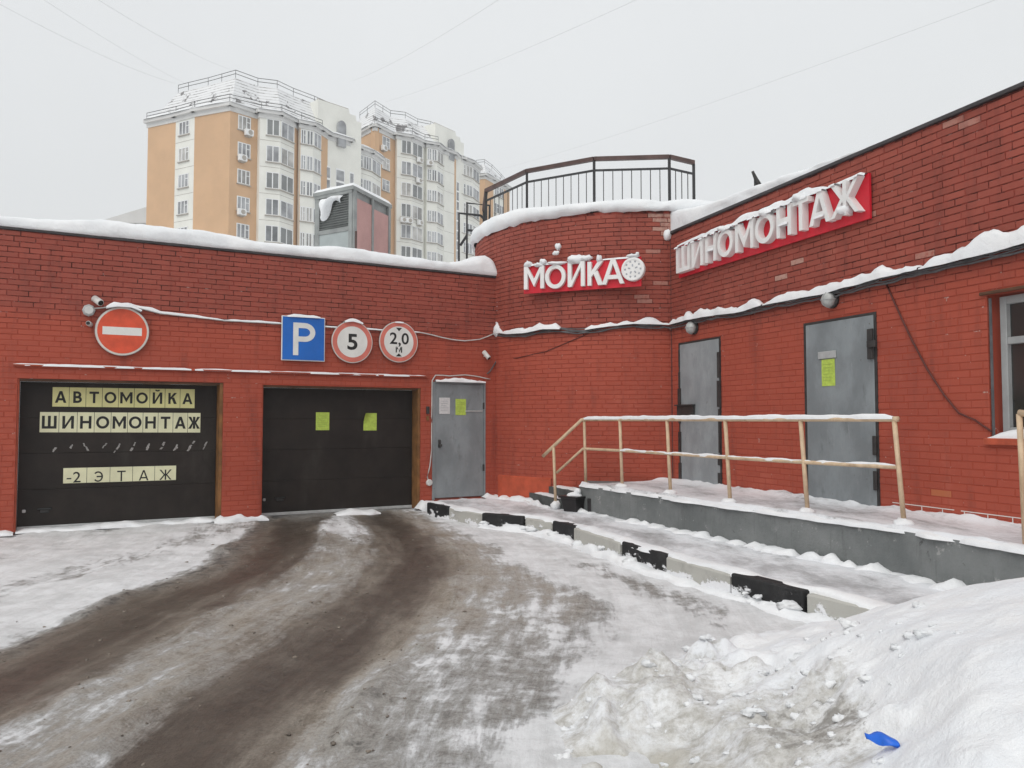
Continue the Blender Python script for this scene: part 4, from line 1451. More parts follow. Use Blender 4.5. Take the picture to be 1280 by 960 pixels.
# ------------------------------------------------------------------ the two letter signs
def snow_caps(mb, F, items):
    for k, (s, z, off, rs, rz, ro) in enumerate(items):
        c = F.p(s, z, off)
        mb.blob(c, (rs, ro, rz), 200 + k + int(s * 100), 12, 7, 0.45)


def letter_sign(name, F, x0, x1, z0, z1, off, letters, label, slope=0.0):
    sg = thing(name, label, 'sign', F.p((x0 + x1) / 2, z0, off))
    m = MB(F.M)
    m.add([(x0, z0, off - 0.03), (x1, z0 + slope, off - 0.03), (x1, z1 + slope, off - 0.03), (x0, z1, off - 0.03),
           (x0, z0, off), (x1, z0 + slope, off), (x1, z1 + slope, off), (x0, z1, off)],
          [(3, 2, 1, 0), (4, 5, 6, 7), (0, 1, 5, 4), (1, 2, 6, 5), (2, 3, 7, 6), (3, 0, 4, 7)])
    m.build('backing_board', SIGNRED, sg)
    for ch, a, b, c, d, dep in letters:
        put_glyph(MB(F.M), ch, a, b, c, d, off + 0.003, off + dep, 0.0, 0.055 if ch == 'Ж' else 0.067).build('letter', LETTER, sg)
    for k in range(4):
        s = x0 + (x1 - x0) * (k + 0.5) / 4
        MB(F.M).box(s - 0.02, s + 0.02, z0 + 0.06, z1 - 0.06, off - 0.11, off - 0.032).build('bracket', DARK, sg)
    return sg


th = R(-23)
FT = Frame((TC.x + (TR + 0.08) * math.sin(th), TC.y - (TR + 0.08) * math.cos(th)), (math.cos(th), math.sin(th)))
bz = 3.81
moika = letter_sign('letter_sign', FT, -0.93, 1.15, 3.745, 4.235, 0.04, [
    ('М', -0.90, -0.53, bz, 4.20, 0.07), ('О', -0.51, -0.14, bz - 0.02, 4.20, 0.07), ('Й', -0.10, 0.20, bz - 0.01, 4.33, 0.07),
    ('К', 0.25, 0.52, bz - 0.01, 4.20, 0.07), ('А', 0.50, 0.88, bz - 0.01, 4.22, 0.07)], 'red sign with white raised letters МОЙКА on the round tower')
wheel = MB(FT.M).lathe((1.03, 4.02, 0.045), [(0.195, 0), (0.195, 0.075), (0.185, 0.085), (0.155, 0.085), (0.15, 0.078), (0.01, 0.078)], 32).build('wheel_emblem', LETTER, moika)
m = MB(FT.M)
for k in range(10):
    a = 2 * math.pi * k / 10
    m.prism([(1.03 + 0.135 * math.cos(a + q) * rr_, 4.02 + 0.135 * math.sin(a + q) * rr_) for q, rr_ in ((-0.13, 0.86), (-0.1, 1.06), (0.1, 1.06), (0.13, 0.86))], 0.1232, 0.1252)
for k in range(5):
    a = 2 * math.pi * (k + 0.3) / 5
    m.prism([(1.03 + math.cos(a + q) * rr_, 4.02 + math.sin(a + q) * rr_) for q, rr_ in ((-0.30, 0.045), (-0.12, 0.085), (0.12, 0.085), (0.30, 0.045))], 0.1232, 0.1252)
m.build('spoke_print', LETGREY, wheel)
mb = MB()
snow_caps(mb, FT, [(-0.83, 4.25, 0.08, 0.065, 0.05, 0.05), (-0.62, 4.22, 0.09, 0.09, 0.035, 0.05), (-0.56, 4.27, 0.08, 0.065, 0.05, 0.05), (-0.30, 4.225, 0.09, 0.19, 0.028, 0.05),
                   (0.05, 4.26, 0.09, 0.17, 0.075, 0.06), (0.22, 4.27, 0.09, 0.10, 0.045, 0.05), (0.45, 4.24, 0.09, 0.05, 0.06, 0.045),
                   (1.03, 4.245, 0.09, 0.11, 0.03, 0.05), (1.10, 4.27, 0.09, 0.035, 0.03, 0.035), (-0.30, 4.52, 0.03, 0.055, 0.055, 0.05), (-0.33, 4.41, 0.05, 0.055, 0.035, 0.05)])
mb.ridge([FT.p(-0.9, 4.235, 0.03), FT.p(-0.2, 4.236, 0.03)], 0.045, 0.022, 141, 0.7, 6)
mb.ridge([FT.p(0.5, 4.236, 0.03), FT.p(1.1, 4.236, 0.03)], 0.03, 0.012, 142, 0.7, 6)
tag(mb.build('sign_snow', SNOW, smooth=True), 'snow lumps on top of the МОЙКА letters', 'snow', kind='stuff')

ls = [('Ш', .48, .88), ('И', .94, 1.25), ('Н', 1.32, 1.60), ('О', 1.64, 2.02), ('М', 2.08, 2.50), ('О', 2.54, 2.94), ('Н', 3.00, 3.29), ('Т', 3.33, 3.62), ('А', 3.63, 4.00), ('Ж', 4.01, 4.47)]
tyre = letter_sign('letter_sign', F2, 0.40, 4.53, 3.87, 4.40, 0.06, [(c, a, b, 3.925 + 0.012 * i * 0.4, 4.335 + 0.012 * i * 0.4, 0.10) for i, (c, a, b) in enumerate(ls)], 'long red sign with white raised letters ШИНОМОНТАЖ on the workshop')
mb = MB()
rng = random.Random(77)
mb.ridge([F2.p(0.42, 4.40, 0.05), F2.p(1.3, 4.40, 0.05), F2.p(2.4, 4.40, 0.05), F2.p(3.4, 4.40, 0.05), F2.p(4.50, 4.40, 0.05)], [0.05, 0.07, 0.075, 0.075, 0.06], [0.03, 0.05, 0.075, 0.08, 0.05], 151, 0.7, 3.0)
for i, (c, a, b) in enumerate(ls):
    zt = 4.345 + 0.005 * i
    if c in 'ОТ':
        mb.ridge([F2.p(a + 0.03, zt - 0.012, 0.13), F2.p(b - 0.03, zt - 0.012, 0.13)], 0.055, 0.05, 160 + i, 0.5, 5)
    else:
        for x in ((a + 0.04, b - 0.05) if c not in 'А' else ((a + b) / 2,)):
            mb.ridge([F2.p(x - 0.055, zt - 0.006, 0.13), F2.p(x + 0.055, zt - 0.006, 0.13)], 0.05, 0.04, 160 + i, 0.5, 5)
    if c in 'НА':
        mb.ridge([F2.p((a + b) / 2 - 0.09, 4.12 if c == 'Н' else 4.06, 0.14), F2.p((a + b) / 2 + 0.09, 4.12 if c == 'Н' else 4.06, 0.14)], 0.035, 0.03, 180 + i, 0.5, 5)
snow_caps(mb, F2, [(2.75, 4.36, 0.10, 0.14, 0.06, 0.07), (3.45, 4.39, 0.10, 0.13, 0.06, 0.07), (4.24, 4.03, 0.165, 0.09, 0.05, 0.03), (1.8, 4.36, 0.10, 0.12, 0.05, 0.07)])
tag(mb.build('sign_snow', SNOW, smooth=True), 'snow lying on the ШИНОМОНТАЖ sign and its letters', 'snow', kind='stuff')

# ------------------------------------------------------------------ letter cards on the left gate
def card_row(text, x0, x1, za0, za1, zb0, zb1, lh, row, mat_of, cut=False, bold=0.012, widths=None):
    n = len(text)
    xs = [x0]
    ws_ = widths or [1] * n
    for q in ws_:
        xs.append(xs[-1] + q * (x1 - x0) / sum(ws_))
    order = ['first', 'second', 'third', 'fourth', 'fifth', 'sixth', 'seventh', 'eighth', 'ninth', 'tenth']
    for k, ch in enumerate(text):
        a, b = xs[k] + 0.003, xs[k + 1] - 0.003
        f0, f1 = (xs[k] - x0) / (x1 - x0), (xs[k + 1] - x0) / (x1 - x0)
        lo0, lo1 = za0 + (zb0 - za0) * f0, za0 + (zb0 - za0) * f1
        hi0, hi1 = za1 + (zb1 - za1) * f0, za1 + (zb1 - za1) * f1
        z = REC + 0.0015 + (0.0012 if k % 2 else 0.0)
        m = MB(F1.M)
        m.add([(a, lo0, z), (b, lo1, z), (b, hi1, z), (a, hi0, z), (a, lo0, z + .001), (b, lo1, z + .001), (b, hi1, z + .001), (a, hi0, z + .001)],
              [(3, 2, 1, 0), (4, 5, 6, 7), (0, 1, 5, 4), (1, 2, 6, 5), (2, 3, 7, 6), (3, 0, 4, 7)])
        c = m.build('letter_card', mat_of(k))
        what = '-2' if ch == '2' else ch
        tag(c, f'yellowish card reading {what}, {order[k]} card of the {row} line on the gate', 'card', 'letter cards on the left garage gate')
        g = MB(F1.M)
        cx = (a + b) / 2
        yb = (lo0 + lo1) / 2 + ((hi0 - lo0) - lh) * (0.5 if not cut else 0.12)
        if ch == '2':
            g.box(cx - 0.105, cx - 0.045, yb + 0.05, yb + 0.068, z + .0012, z + .0022)
            put_glyph_c(g, '2', cx + 0.025, yb, lh, z + .0012, z + .0022, bold)
        else:
            h_ = lh * (1.28 if ch == 'Й' else 1.0)
            asp = {'Ш': 1.0, 'М': 0.98, 'О': 0.94, 'Ж': 1.12, 'А': 0.86, 'Й': 0.62, 'Т': 0.74, 'В': 0.66, 'К': 0.72, 'Э': 0.78}.get(ch, 0.8)
            w_ = min(asp * h_, (b - a) * 0.94)
            put_glyph(g, ch, cx - w_ / 2, cx + w_ / 2, yb, yb + h_, z + .0012, z + .0016, 0, lh * (0.195 if bold > 0.01 else 0.135))
        g.build('letter', INK, c)


card_row('АВТОМОЙКА', 0.62, 2.55, 1.745, 2.025, 1.735, 2.03, 0.170, 'top', lambda k: CARD)
card_row('ШИНОМОНТАЖ', 0.47, 2.64, 1.375, 1.665, 1.355, 1.66, 0.185, 'second', lambda k: CARDW, widths=[1.15, 1.1, 1.05, 1.05, 1.05, 1, 1, 1, 1, 0.9])
card_row('2ЭТАЖ', 0.78, 2.30, 0.635, 0.855, 0.63, 0.85, 0.155, 'bottom', lambda k: CARDW, cut=True, bold=0.006)


def paper(F, x0, x1, z0, z1, off, mat, label, name='paper_notice', curl=0.0, lines=0):
    m = MB(F.M)
    xs = np.linspace(x0, x1, 6)
    zs = np.linspace(z0, z1, 7)
    vs_, fs_ = [], []
    for lay in (0, 1):
        for j, z in enumerate(zs):
            for i, x in enumerate(xs):
                u_, v_ = i / 5, j / 6
                bend = curl * max(0, (1 - u_) + v_ - 1.3) ** 2 + 0.002 * math.sin(u_ * 5 + v_ * 3) + 0.002
                vs_.append((x, z, off + bend + lay * 0.0008))
    for j in range(6):
        for i in range(5):
            a = j * 6 + i
            fs_ += [(a + 6, a + 7, a + 1, a), (42 + a, 43 + a, 49 + a, 48 + a)]
    m.add(vs_, fs_)
    o = m.build(name, mat, None, True)
    tag(o, label, 'paper')
    if lines:
        g = MB(F.M)
        for k in range(lines):
            z = z1 - 0.06 - k * (z1 - z0 - 0.09) / lines
            g.box(x0 + 0.03, x1 - 0.03 - 0.02 * (k % 3), z - 0.006, z, off + 0.0056, off + 0.0062)
        g.build('print_lines', LETGREY if mat is PAPERW else LIMEINK, o)
    return o


paper(F1, 4.46, 4.69, 1.38, 1.68, REC, PAPERG, 'lime paper notice, left one of two on the closed gate', lines=6)
paper(F1, 5.29, 5.53, 1.37, 1.67, REC, PAPERG, 'lime paper notice with curled corner, right one of two on the gate', curl=0.25)
paper(F1, 6.60, 6.81, 1.66, 1.95, 0.006, PAPERW, 'white printed notice on the grey door beside the gate', lines=5)
paper(F1, 6.92, 7.13, 1.64, 1.93, 0.006, PAPERG, 'lime paper notice on the grey door beside the gate', lines=6)
paper(F2, DB[0] + 0.32, DB[0] + 0.55, 1.97, 2.30, 0.018, PAPERG, 'lime paper notice on the larger workshop door', lines=6)

# ------------------------------------------------------------------ road signs on the garage wall
def plate_round(F, s, z, r_, label, build):
    sg = thing('road_sign', label, 'road sign', F.p(s, z - r_, 0.06))
    MB(F.M).lathe((s, z, 0.055), [(r_, 0), (r_ + 0.004, 0.006), (r_ + 0.004, 0.018), (r_ - 0.003, 0.02)], 48).build('plate', SIGNBACK, sg)
    for dz in (-0.12, 0.12):
        MB(F.M).box(s - 0.14, s + 0.14, z + dz - 0.015, z + dz + 0.015, 0.004, 0.054).build('bracket', GREYBOX, sg)
    build(sg)
    return sg


def disc(F, s, z, r_, off, mat, name, sg, th_=0.002):
    return MB(F.M).lathe((s, z, off), [(r_, 0), (r_, th_)], 48).build(name, mat, sg)


def b_noentry(sg):
    s, z = 1.49, 2.85
    disc(F1, s, z, 0.352, 0.076, SIGNRIM, 'rim', sg)
    disc(F1, s, z, 0.328, 0.0785, ORANGE, 'red_face', sg)
    MB(F1.M).box(s - 0.26, s + 0.26, z - 0.058, z + 0.058, 0.081, 0.083).build('white_bar', SIGNW, sg)


def b_five(sg):
    s, z = 4.97, 2.86
    disc(F1, s, z, 0.350, 0.076, SIGNRIM, 'rim', sg)
    disc(F1, s, z, 0.340, 0.0785, PINKRED, 'red_ring', sg)
    disc(F1, s, z, 0.262, 0.081, SIGNW, 'white_face', sg)
    put_glyph_c(MB(F1.M), '5', s, z - 0.135, 0.27, 0.0835, 0.085, 0.022, 1.1).build('numeral', INK, sg)


def b_two(sg):
    s, z = 5.80, 2.90
    disc(F1, s, z, 0.350, 0.076, SIGNRIM, 'rim', sg)
    disc(F1, s, z, 0.340, 0.0785, PINKRED, 'red_ring', sg)
    disc(F1, s, z, 0.270, 0.081, SIGNW, 'white_face', sg)
    for ch, cx, y, h_ in (('2', s - 0.10, z - 0.04, 0.20), ('0', s + 0.115, z - 0.04, 0.20), (',', s + 0.012, z - 0.085, 0.075), ('м', s, z - 0.185, 0.10)):
        put_glyph_c(MB(F1.M), ch, cx, y, h_, 0.0835, 0.085, 0.016, 1.05).build('numeral', INK, sg)
    MB(F1.M).prism([(s - 0.055, z + 0.245), (s, z + 0.185), (s + 0.055, z + 0.245)], 0.0835, 0.085).build('arrow', INK, sg)
    MB(F1.M).prism([(s - 0.055, z - 0.252), (s + 0.055, z - 0.252), (s, z - 0.198)], 0.0835, 0.085).build('arrow', INK, sg)


plate_round(F1, 1.49, 2.85, 0.355, 'round faded red no-entry sign with a white bar', b_noentry)
plate_round(F1, 4.97, 2.86, 0.352, 'round red ringed speed limit sign with black 5', b_five)
plate_round(F1, 5.80, 2.90, 0.352, 'round red ringed height limit sign reading 2,0 м', b_two)
sg = thing('road_sign', 'square blue parking sign with a white letter P', 'road sign', F1.p(4.15, 2.5, 0.06))
MB(F1.M).box(3.795, 4.505, 2.51, 3.235, 0.05, 0.072, 0.006).build('plate', SIGNW, sg)
MB(F1.M).box(3.81, 4.49, 2.525, 3.22, 0.073, 0.076).build('blue_face', BLUE, sg)
put_glyph(MB(F1.M), 'P', 3.98, 4.34, 2.60, 3.13, 0.0775, 0.080, 0.03, 0.085).build('letter', SIGNW, sg)
for z in (2.65, 3.08):
    MB(F1.M).box(4.0, 4.3, z - 0.015, z + 0.015, 0.004, 0.049).build('bracket', GREYBOX, sg)
mb = MB()
mb.ridge([F1.p(1.27, 3.19, 0.09), F1.p(1.42, 3.22, 0.09), F1.p(1.6, 3.22, 0.09), F1.p(1.74, 3.17, 0.09)], 0.06, 0.055, 171, 0.4, 4)
mb.ridge([F1.p(3.88, 3.235, 0.06), F1.p(4.42, 3.24, 0.06)], 0.045, 0.035, 172, 0.5, 4)
mb.ridge([F1.p(4.82, 3.195, 0.08), F1.p(4.97, 3.22, 0.08), F1.p(5.14, 3.185, 0.08)], 0.05, 0.045, 173, 0.6, 5)
mb.ridge([F1.p(5.72, 3.245, 0.07), F1.p(5.88, 3.245, 0.07)], 0.03, 0.014, 174, 0.6, 5)
tag(mb.build('road_sign_snow', SNOW, smooth=True), 'snow caught on top of the road signs', 'snow', kind='stuff')

# ------------------------------------------------------------------ cables, lamps, cameras on the walls
def sag(pts, seed, amp=0.012, step=0.12):
    rng = random.Random(seed)
    out_ = []
    for a, b in zip(pts[:-1], pts[1:]):
        a, b = Vector(a), Vector(b)
        n = max(2, int((b - a).length / step))
        for k in range(n):
            out_.append(a.lerp(b, k / n) + Vector((0, 0, rng.uniform(-amp, amp))))
    out_.append(Vector(pts[-1]))
    return out_


main = [F1.p(7.74, 3.17, 0.06)] + [tower_p(a, z, 0.05) for a, z in ((-50, 3.10), (-42, 3.08), (-34, 3.12), (-28, 3.10), (-20, 3.07), (-12, 3.12), (-5, 3.15), (3, 3.14))] + \
       [F2.p(s, z, 0.06) for s, z in ((0.12, 3.13), (0.7, 3.14), (1.46, 3.13), (2.0, 3.09), (2.59, 3.12), (3.25, 3.11), (3.83, 3.10), (4.6, 3.14), (5.26, 3.14), (5.84, 3.15), (6.4, 3.17), (8.0, 3.2), (10, 3.2))]
cab = thing('cable_bundle', 'sagging bundle of grey cables across tower and workshop wall', 'cable', main[0])
for k, (dz, r_) in enumerate(((0.0, 0.013), (-0.026, 0.010), (-0.048, 0.012), (0.018, 0.009))):
    MB().tube(sag([p + Vector((0, 0, dz)) for p in main], 30 + k, 0.014), r_, 6).build('cable', CABLE, cab, True)
mb = MB()
tz = Vector((0, 0, 0.012))
mp = [p + tz for p in main]
mb.ridge(mp[0:5], [0.06, 0.05, 0.05, 0.06, 0.06], [0.125, 0.062, 0.062, 0.1, 0.062], 191, 0.8, 4.5, sink=0.012)
mb.ridge(mp[5:10], [0.04, 0.05, 0.06, 0.05, 0.04], [0.05, 0.075, 0.1, 0.062, 0.062], 192, 0.9, 4.5, sink=0.012)
mb.ridge(mp[9:14], [0.04, 0.06, 0.045, 0.05, 0.06], [0.05, 0.1, 0.062, 0.075, 0.075], 193, 0.9, 4.5, sink=0.012)
mb.ridge(mp[13:18], [0.04, 0.05, 0.06, 0.07, 0.07], [0.044, 0.075, 0.1, 0.112, 0.112], 194, 0.8, 4, sink=0.012)
mb.ridge(mp[17:], [0.07, 0.07, 0.08, 0.08, 0.08], [0.088, 0.112, 0.138, 0.12, 0.1], 195, 0.8, 3.5, sink=0.012)
tag(mb.build('cable_snow', SNOW, smooth=True), 'uneven snow lying on the cable bundle', 'snow', kind='stuff')

w1pts = [F1.p(s, z, 0.03) for s, z in ((1.10, 3.16), (1.3, 3.2), (1.56, 3.24), (2.0, 3.15), (2.92, 3.10), (3.79, 3.10), (4.57, 3.09), (5.4, 3.09), (6.2, 3.09), (6.46, 3.06), (6.8, 3.0), (7.09, 2.985), (7.4, 3.03), (7.72, 3.16))]
o = MB().tube(sag(w1pts, 41, 0.005), 0.011, 6).build('wall_cable', CABLEW, None, True)
tag(o, 'thin pale cable strung behind the road signs', 'cable')
mb = MB()
mb.ridge([p + Vector((0, 0, 0.008)) for p in w1pts[1:5]], [0.02, 0.03, 0.025, 0.015], [0.03, 0.035, 0.03, 0.012], 201, 0.5, 4, sink=0.008)
mb.ridge([p + Vector((0, 0, 0.008)) for p in w1pts[4:9]], 0.016, 0.018, 202, 0.7, 4, sink=0.008)
tag(mb.build('cable_snow', SNOW, smooth=True), 'thin snow along the pale cable on the garage wall', 'snow', kind='stuff')
o = MB().tube(sag([F2.p(s, z, 0.02) for s, z in ((4.70, 3.10), (4.86, 2.78), (5.05, 2.42), (5.25, 2.08), (5.45, 1.80), (5.62, 1.62), (5.80, 1.55), (5.98, 1.44))], 44, 0.004), 0.010, 6).build('wall_cable', CABLER, None, True)
tag(o, 'dark cable drooping diagonally from the bundle to the window', 'cable')
o = MB().tube(sag([tower_p(-16, 3.08, 0.02), tower_p(-24, 2.92, 0.02), tower_p(-34, 2.74, 0.02), tower_p(-46, 2.66, 0.02), F1.p(7.80, 2.66, 0.02)], 45, 0.004), 0.008, 6).build('wall_cable', CABLER, None, True)
tag(o, 'dark thin cable curving across the tower', 'cable')
dc = thing('door_cable', 'white cable looping around the garage door to a socket', 'cable', F1.p(6.44, 0.4, 0.02))
MB().tube(sag([F1.p(s, z, 0.022) for s, z in ((7.62, 2.30), (7.4, 2.34), (7.1, 2.37), (6.8, 2.34), (6.52, 2.35), (6.455, 2.25), (6.45, 1.6), (6.45, 1.0), (6.42, 0.75), (6.37, 0.55), (6.40, 0.46))], 46, 0.004), 0.010, 6).build('cable', CABLEW, dc, True)
MB(F1.M).lathe((6.41, 0.45, 0.003), [(0.058, 0), (0.058, 0.03), (0.048, 0.045), (0.02, 0.048)], 20).build('socket', PLASTIC, dc)
o = MB().tube(sag([F1.p(7.80, 4.0, 0.025), F1.p(7.80, 3.3, 0.025), F1.p(7.80, 2.95, 0.025), F1.p(7.78, 2.7, 0.03), F1.p(7.62, 2.45, 0.03), F1.p(7.55, 2.40, 0.03)], 47, 0.006), 0.012, 6).build('wall_cable', CABLE, None, True)
tag(o, 'grey cable running down the tower corner to the garage door', 'cable')
bp = thing('bell_panel', 'small dark intercom panel beside the garage door', 'intercom', F1.p(6.37, 1.62, 0))
MB(F1.M).box(6.345, 6.40, 1.66, 1.79, 0.013, 0.045, 0.006).build('housing', DARK, bp)
MB(F1.M).box(6.35, 6.395, 1.54, 1.62, 0.013, 0.03, 0.004).build('card_reader', OCHRE, bp)


def lamp(s, z, label):
    l_ = thing('wall_lamp', label, 'lamp', F2.p(s, z - 0.1, 0), 'round lamps under the cable bundle')
    MB(F2.M).lathe((s, z, 0.008), [(0.10, 0), (0.105, 0.02), (0.10, 0.045), (0.085, 0.05)], 24).build('base', DARK, l_, True)
    MB(F2.M).lathe((s, z, 0.055), [(0.092, 0), (0.092, 0.035), (0.078, 0.075), (0.045, 0.10), (0.01, 0.108)], 24).build('glass_dome', LAMPGLASS, l_, True)
    m = MB(F2.M)
    for a in (0, 1):
        c, s_ = (1, 0) if a == 0 else (0, 1)
        m.tube([(s + c * 0.1, z + s_ * 0.1, 0.06), (s + c * 0.088, z + s_ * 0.088, 0.12), (s + c * 0.05, z + s_ * 0.05, 0.162), (s, z, 0.17), (s - c * 0.05, z - s_ * 0.05, 0.162), (s - c * 0.088, z - s_ * 0.088, 0.12), (s - c * 0.1, z - s_ * 0.1, 0.06)], 0.005, 5)
    m.build('guard', GREYBOX, l_)


lamp(0.78, 3.01, 'round wall lamp above the smaller grey workshop door')
lamp(3.86, 3.02, 'round wall lamp above the larger grey workshop door')


def camera_unit(F, s, z, ds, dz, do, label, r_=0.04, L=0.16):
    c_ = thing('security_camera', label, 'camera', F.p(s, z, 0.05))
    a = F.p(s, z, 0.10)
    d = (F.u * ds + F.n * do + Vector((0, 0, dz))).normalized()
    MB().tube([a - d * L * 0.5, a + d * L * 0.4, a + d * L * 0.5], [r_, r_, r_ * 0.92], 14).build('housing', PLASTIC, c_, True)
    MB().tube([a + d * L * 0.5, a + d * (L * 0.5 + 0.004)], r_ * 0.78, 14).build('lens', LENS, c_)
    MB().tube([F.p(s, z - 0.02, 0.012), a - d * L * 0.2], 0.014, 8).build('bracket', PLASTIC, c_)
    return c_


camera_unit(F1, 1.16, 3.27, 0.45, -0.45, 0.8, 'white camera beside the box above the no-entry sign', 0.05, 0.17)
camera_unit(F1, 1.06, 2.93, -0.25, 0.05, 0.9, 'small white camera peeping out behind the no-entry sign', 0.035, 0.13)
camera_unit(F1, 7.50, 2.74, 0.35, -0.75, 0.6, 'white camera above the grey garage door', 0.042, 0.17)
jb = thing('junction_box', 'grey octagonal junction box beside the no-entry sign', 'box', F1.p(1.05, 3.05, 0))
MB(F1.M).lathe((1.05, 3.13, 0.01), [(0.085, 0), (0.085, 0.07), (0.07, 0.085)], 8).build('housing', GREYBOX, jb)
MB(F1.M).lathe((1.05, 3.13, 0.097), [(0.06, 0), (0.058, 0.008)], 8).build('lid', PLASTIC, jb)

# ------------------------------------------------------------------ on the roofs
vent = thing('ventilation_unit', 'grey and pink roof ventilation housing with louvres and snow cap', 'ventilation unit', (-3.4, 17.6, 4.2))
A, B, Cc = Vector((-4.37, 17.6, 0)), Vector((-3.42, 17.0, 0)), Vector((-2.86, 18.5, 0))
Dd = A + (Cc - B)
FA = Frame(A, (B - A))
FB = Frame(B, (Cc - B))
wA, wB = (B - A).length, (Cc - B).length
zb, zt = 4.2, 6.55
m = MB()
m.prism([(A.x + 0.03, A.y + 0.03), (B.x, B.y + 0.05), (Cc.x - 0.05, Cc.y), (Dd.x, Dd.y)], zb, zt - 0.02)
m.build('core', VGREY, vent)
for s0, s1 in ((0.0, 0.14), (wA - 0.10, wA)):
    MB(FA.M).box(s0, s1, zb, zt, -0.02, 0.03, 0.005).build('corner_post', VGREY, vent)
MB(FA.M).box(0.14, wA - 0.10, 5.62, 5.72, -0.02, 0.028, 0.004).build('cross_bar', VGREY, vent)
MB(FA.M).box(0.14, wA - 0.10, zb, 5.618, -0.02, 0.012).build('lower_panel', VPALE, vent)
MB(FA.M).box(0.14, wA - 0.10, 5.72, zt - 0.12, -0.10, -0.055).build('louvre_backing', LENS, vent)
for k in range(13):
    z = 5.74 + k * 0.053
    MB(FA.M).add([(0.14, z, 0.025), (wA - 0.10, z, 0.025), (wA - 0.10, z + 0.035, -0.035), (0.14, z + 0.035, -0.035), (0.14, z + 0.005, 0.025), (wA - 0.10, z + 0.005, 0.025), (wA - 0.10, z + 0.04, -0.035), (0.14, z + 0.04, -0.035)],
                 [(3, 2, 1, 0), (4, 5, 6, 7), (0, 1, 5, 4), (1, 2, 6, 5), (2, 3, 7, 6), (3, 0, 4, 7)]).build('louvre', VGREY, vent)
MB(FA.M).box(0.0, wA, zt - 0.12, zt, -0.02, 0.04, 0.005).build('head_band', VGREY, vent)
hb = wB * 0.50
MB(FB.M).box(0.12, hb - 0.04, zb, zt - 0.20, -0.02, 0.015).build('side_panel', VPINK, vent)
MB(FB.M).box(hb + 0.04, wB - 0.09, zb, zt - 0.26, -0.02, 0.015).build('side_panel', VPINK, vent)
for s0, s1 in ((0.0, 0.118), (hb - 0.038, hb + 0.038), (wB - 0.088, wB)):
    MB(FB.M).box(s0, s1, zb, zt - 0.05, -0.02, 0.035, 0.004).build('corner_post', VGREY, vent)
rf = MB()
rc = (A + B + Cc + Dd) / 4
ov = 1.07
q = [rc + (p - rc) * ov for p in (A, B, Cc, Dd)]
rf.prism([(p.x, p.y) for p in q], zt - 0.05, zt + 0.03)
rf.build('roof', VGREY, vent)
mb = MB()
nx_ = 14
uu, vv = np.meshgrid(np.linspace(0, 1, 22), np.linspace(0, 1, 22))
ex_ = np.clip(np.minimum.reduce([uu, 1 - uu, vv, 1 - vv]) * 7, 0, 1)
qa = np.array([[p.x, p.y] for p in q])
XX = (qa[0, 0] * (1 - uu) + qa[1, 0] * uu) * (1 - vv) + (qa[3, 0] * (1 - uu) + qa[2, 0] * uu) * vv
YY = (qa[0, 1] * (1 - uu) + qa[1, 1] * uu) * (1 - vv) + (qa[3, 1] * (1 - uu) + qa[2, 1] * uu) * vv
ZZ = zt + 0.025 + 0.14 * np.sqrt(ex_) * (0.8 + 0.4 * fbm(uu * 3, vv * 3, 14))
o = grid_mesh('vent_snow', np.stack([XX, YY, ZZ], -1), SNOW)
link(o)
tag(o, 'snow cap on the roof ventilation housing', 'snow', kind='stuff')
cov = MB(FA.M)
vs_, fs_ = [], []
for j in range(9):
    for i in range(13):
        x, y = i / 12, j / 8
        bulge = math.sin(math.pi * x) ** 0.7 * math.sin(math.pi * min(1, y * 1.05)) ** 0.6
        vs_.append((0.17 + 0.68 * x * (1 - 0.12 * y), 6.40 - (0.30 + 0.20 * math.sin(x * 5.2 + 0.4)) * y + 0.03 * x, 0.035 + 0.16 * bulge + 0.03 * math.sin(x * 11 + y * 6)))
for j in range(8):
    for i in range(12):
        a = j * 13 + i
        fs_.append((a + 13, a + 14, a + 1, a))
cov.add(vs_, fs_)
cov.build('torn_cover', SNOW_D, vent, True)
o = MB().tube([(-3.05, 15.5, 4.3), (-3.05, 15.5, 5.24)], 0.022, 6).build('roof_pipe', BROWN)
tag(o, 'thin dark upright pipe standing on the garage roof snow', 'pipe')

sf = thing('stair_handrail', 'dark metal handrail frame behind the round tower', 'handrail', (-1.0, 17.5, 4.3))
for pts in ([(-1.17, 17.5, 4.2), (-1.17, 17.5, 6.12), (-0.70, 17.7, 6.12)], [(-0.99, 17.4, 4.2), (-0.99, 17.4, 6.32), (-0.50, 17.6, 6.32), (-0.50, 17.6, 5.95)], [(-0.70, 17.7, 6.12), (-0.55, 17.7, 5.95), (-0.45, 17.7, 5.7)], [(-1.0, 17.4, 5.72), (-0.6, 17.6, 5.72)], [(-1.14, 17.5, 5.4), (-0.99, 17.4, 5.6)]):
    MB().tube(pts, 0.028, 6).build('bar', BLACKIRON, sf)
an = thing('roof_spotlight', 'small dark spotlight on a stand above the workshop roof', 'spotlight', (3.85, 12.5, 4.8))
MB().tube([(3.85, 12.5, 4.7), (3.84, 12.5, 5.36)], 0.014, 6).build('stand', BLACKIRON, an)
MB().tube([(3.80, 12.48, 5.48), (3.86, 12.50, 5.36), (3.91, 12.52, 5.27)], [0.02, 0.032, 0.045], 8).build('head', DARK, an)

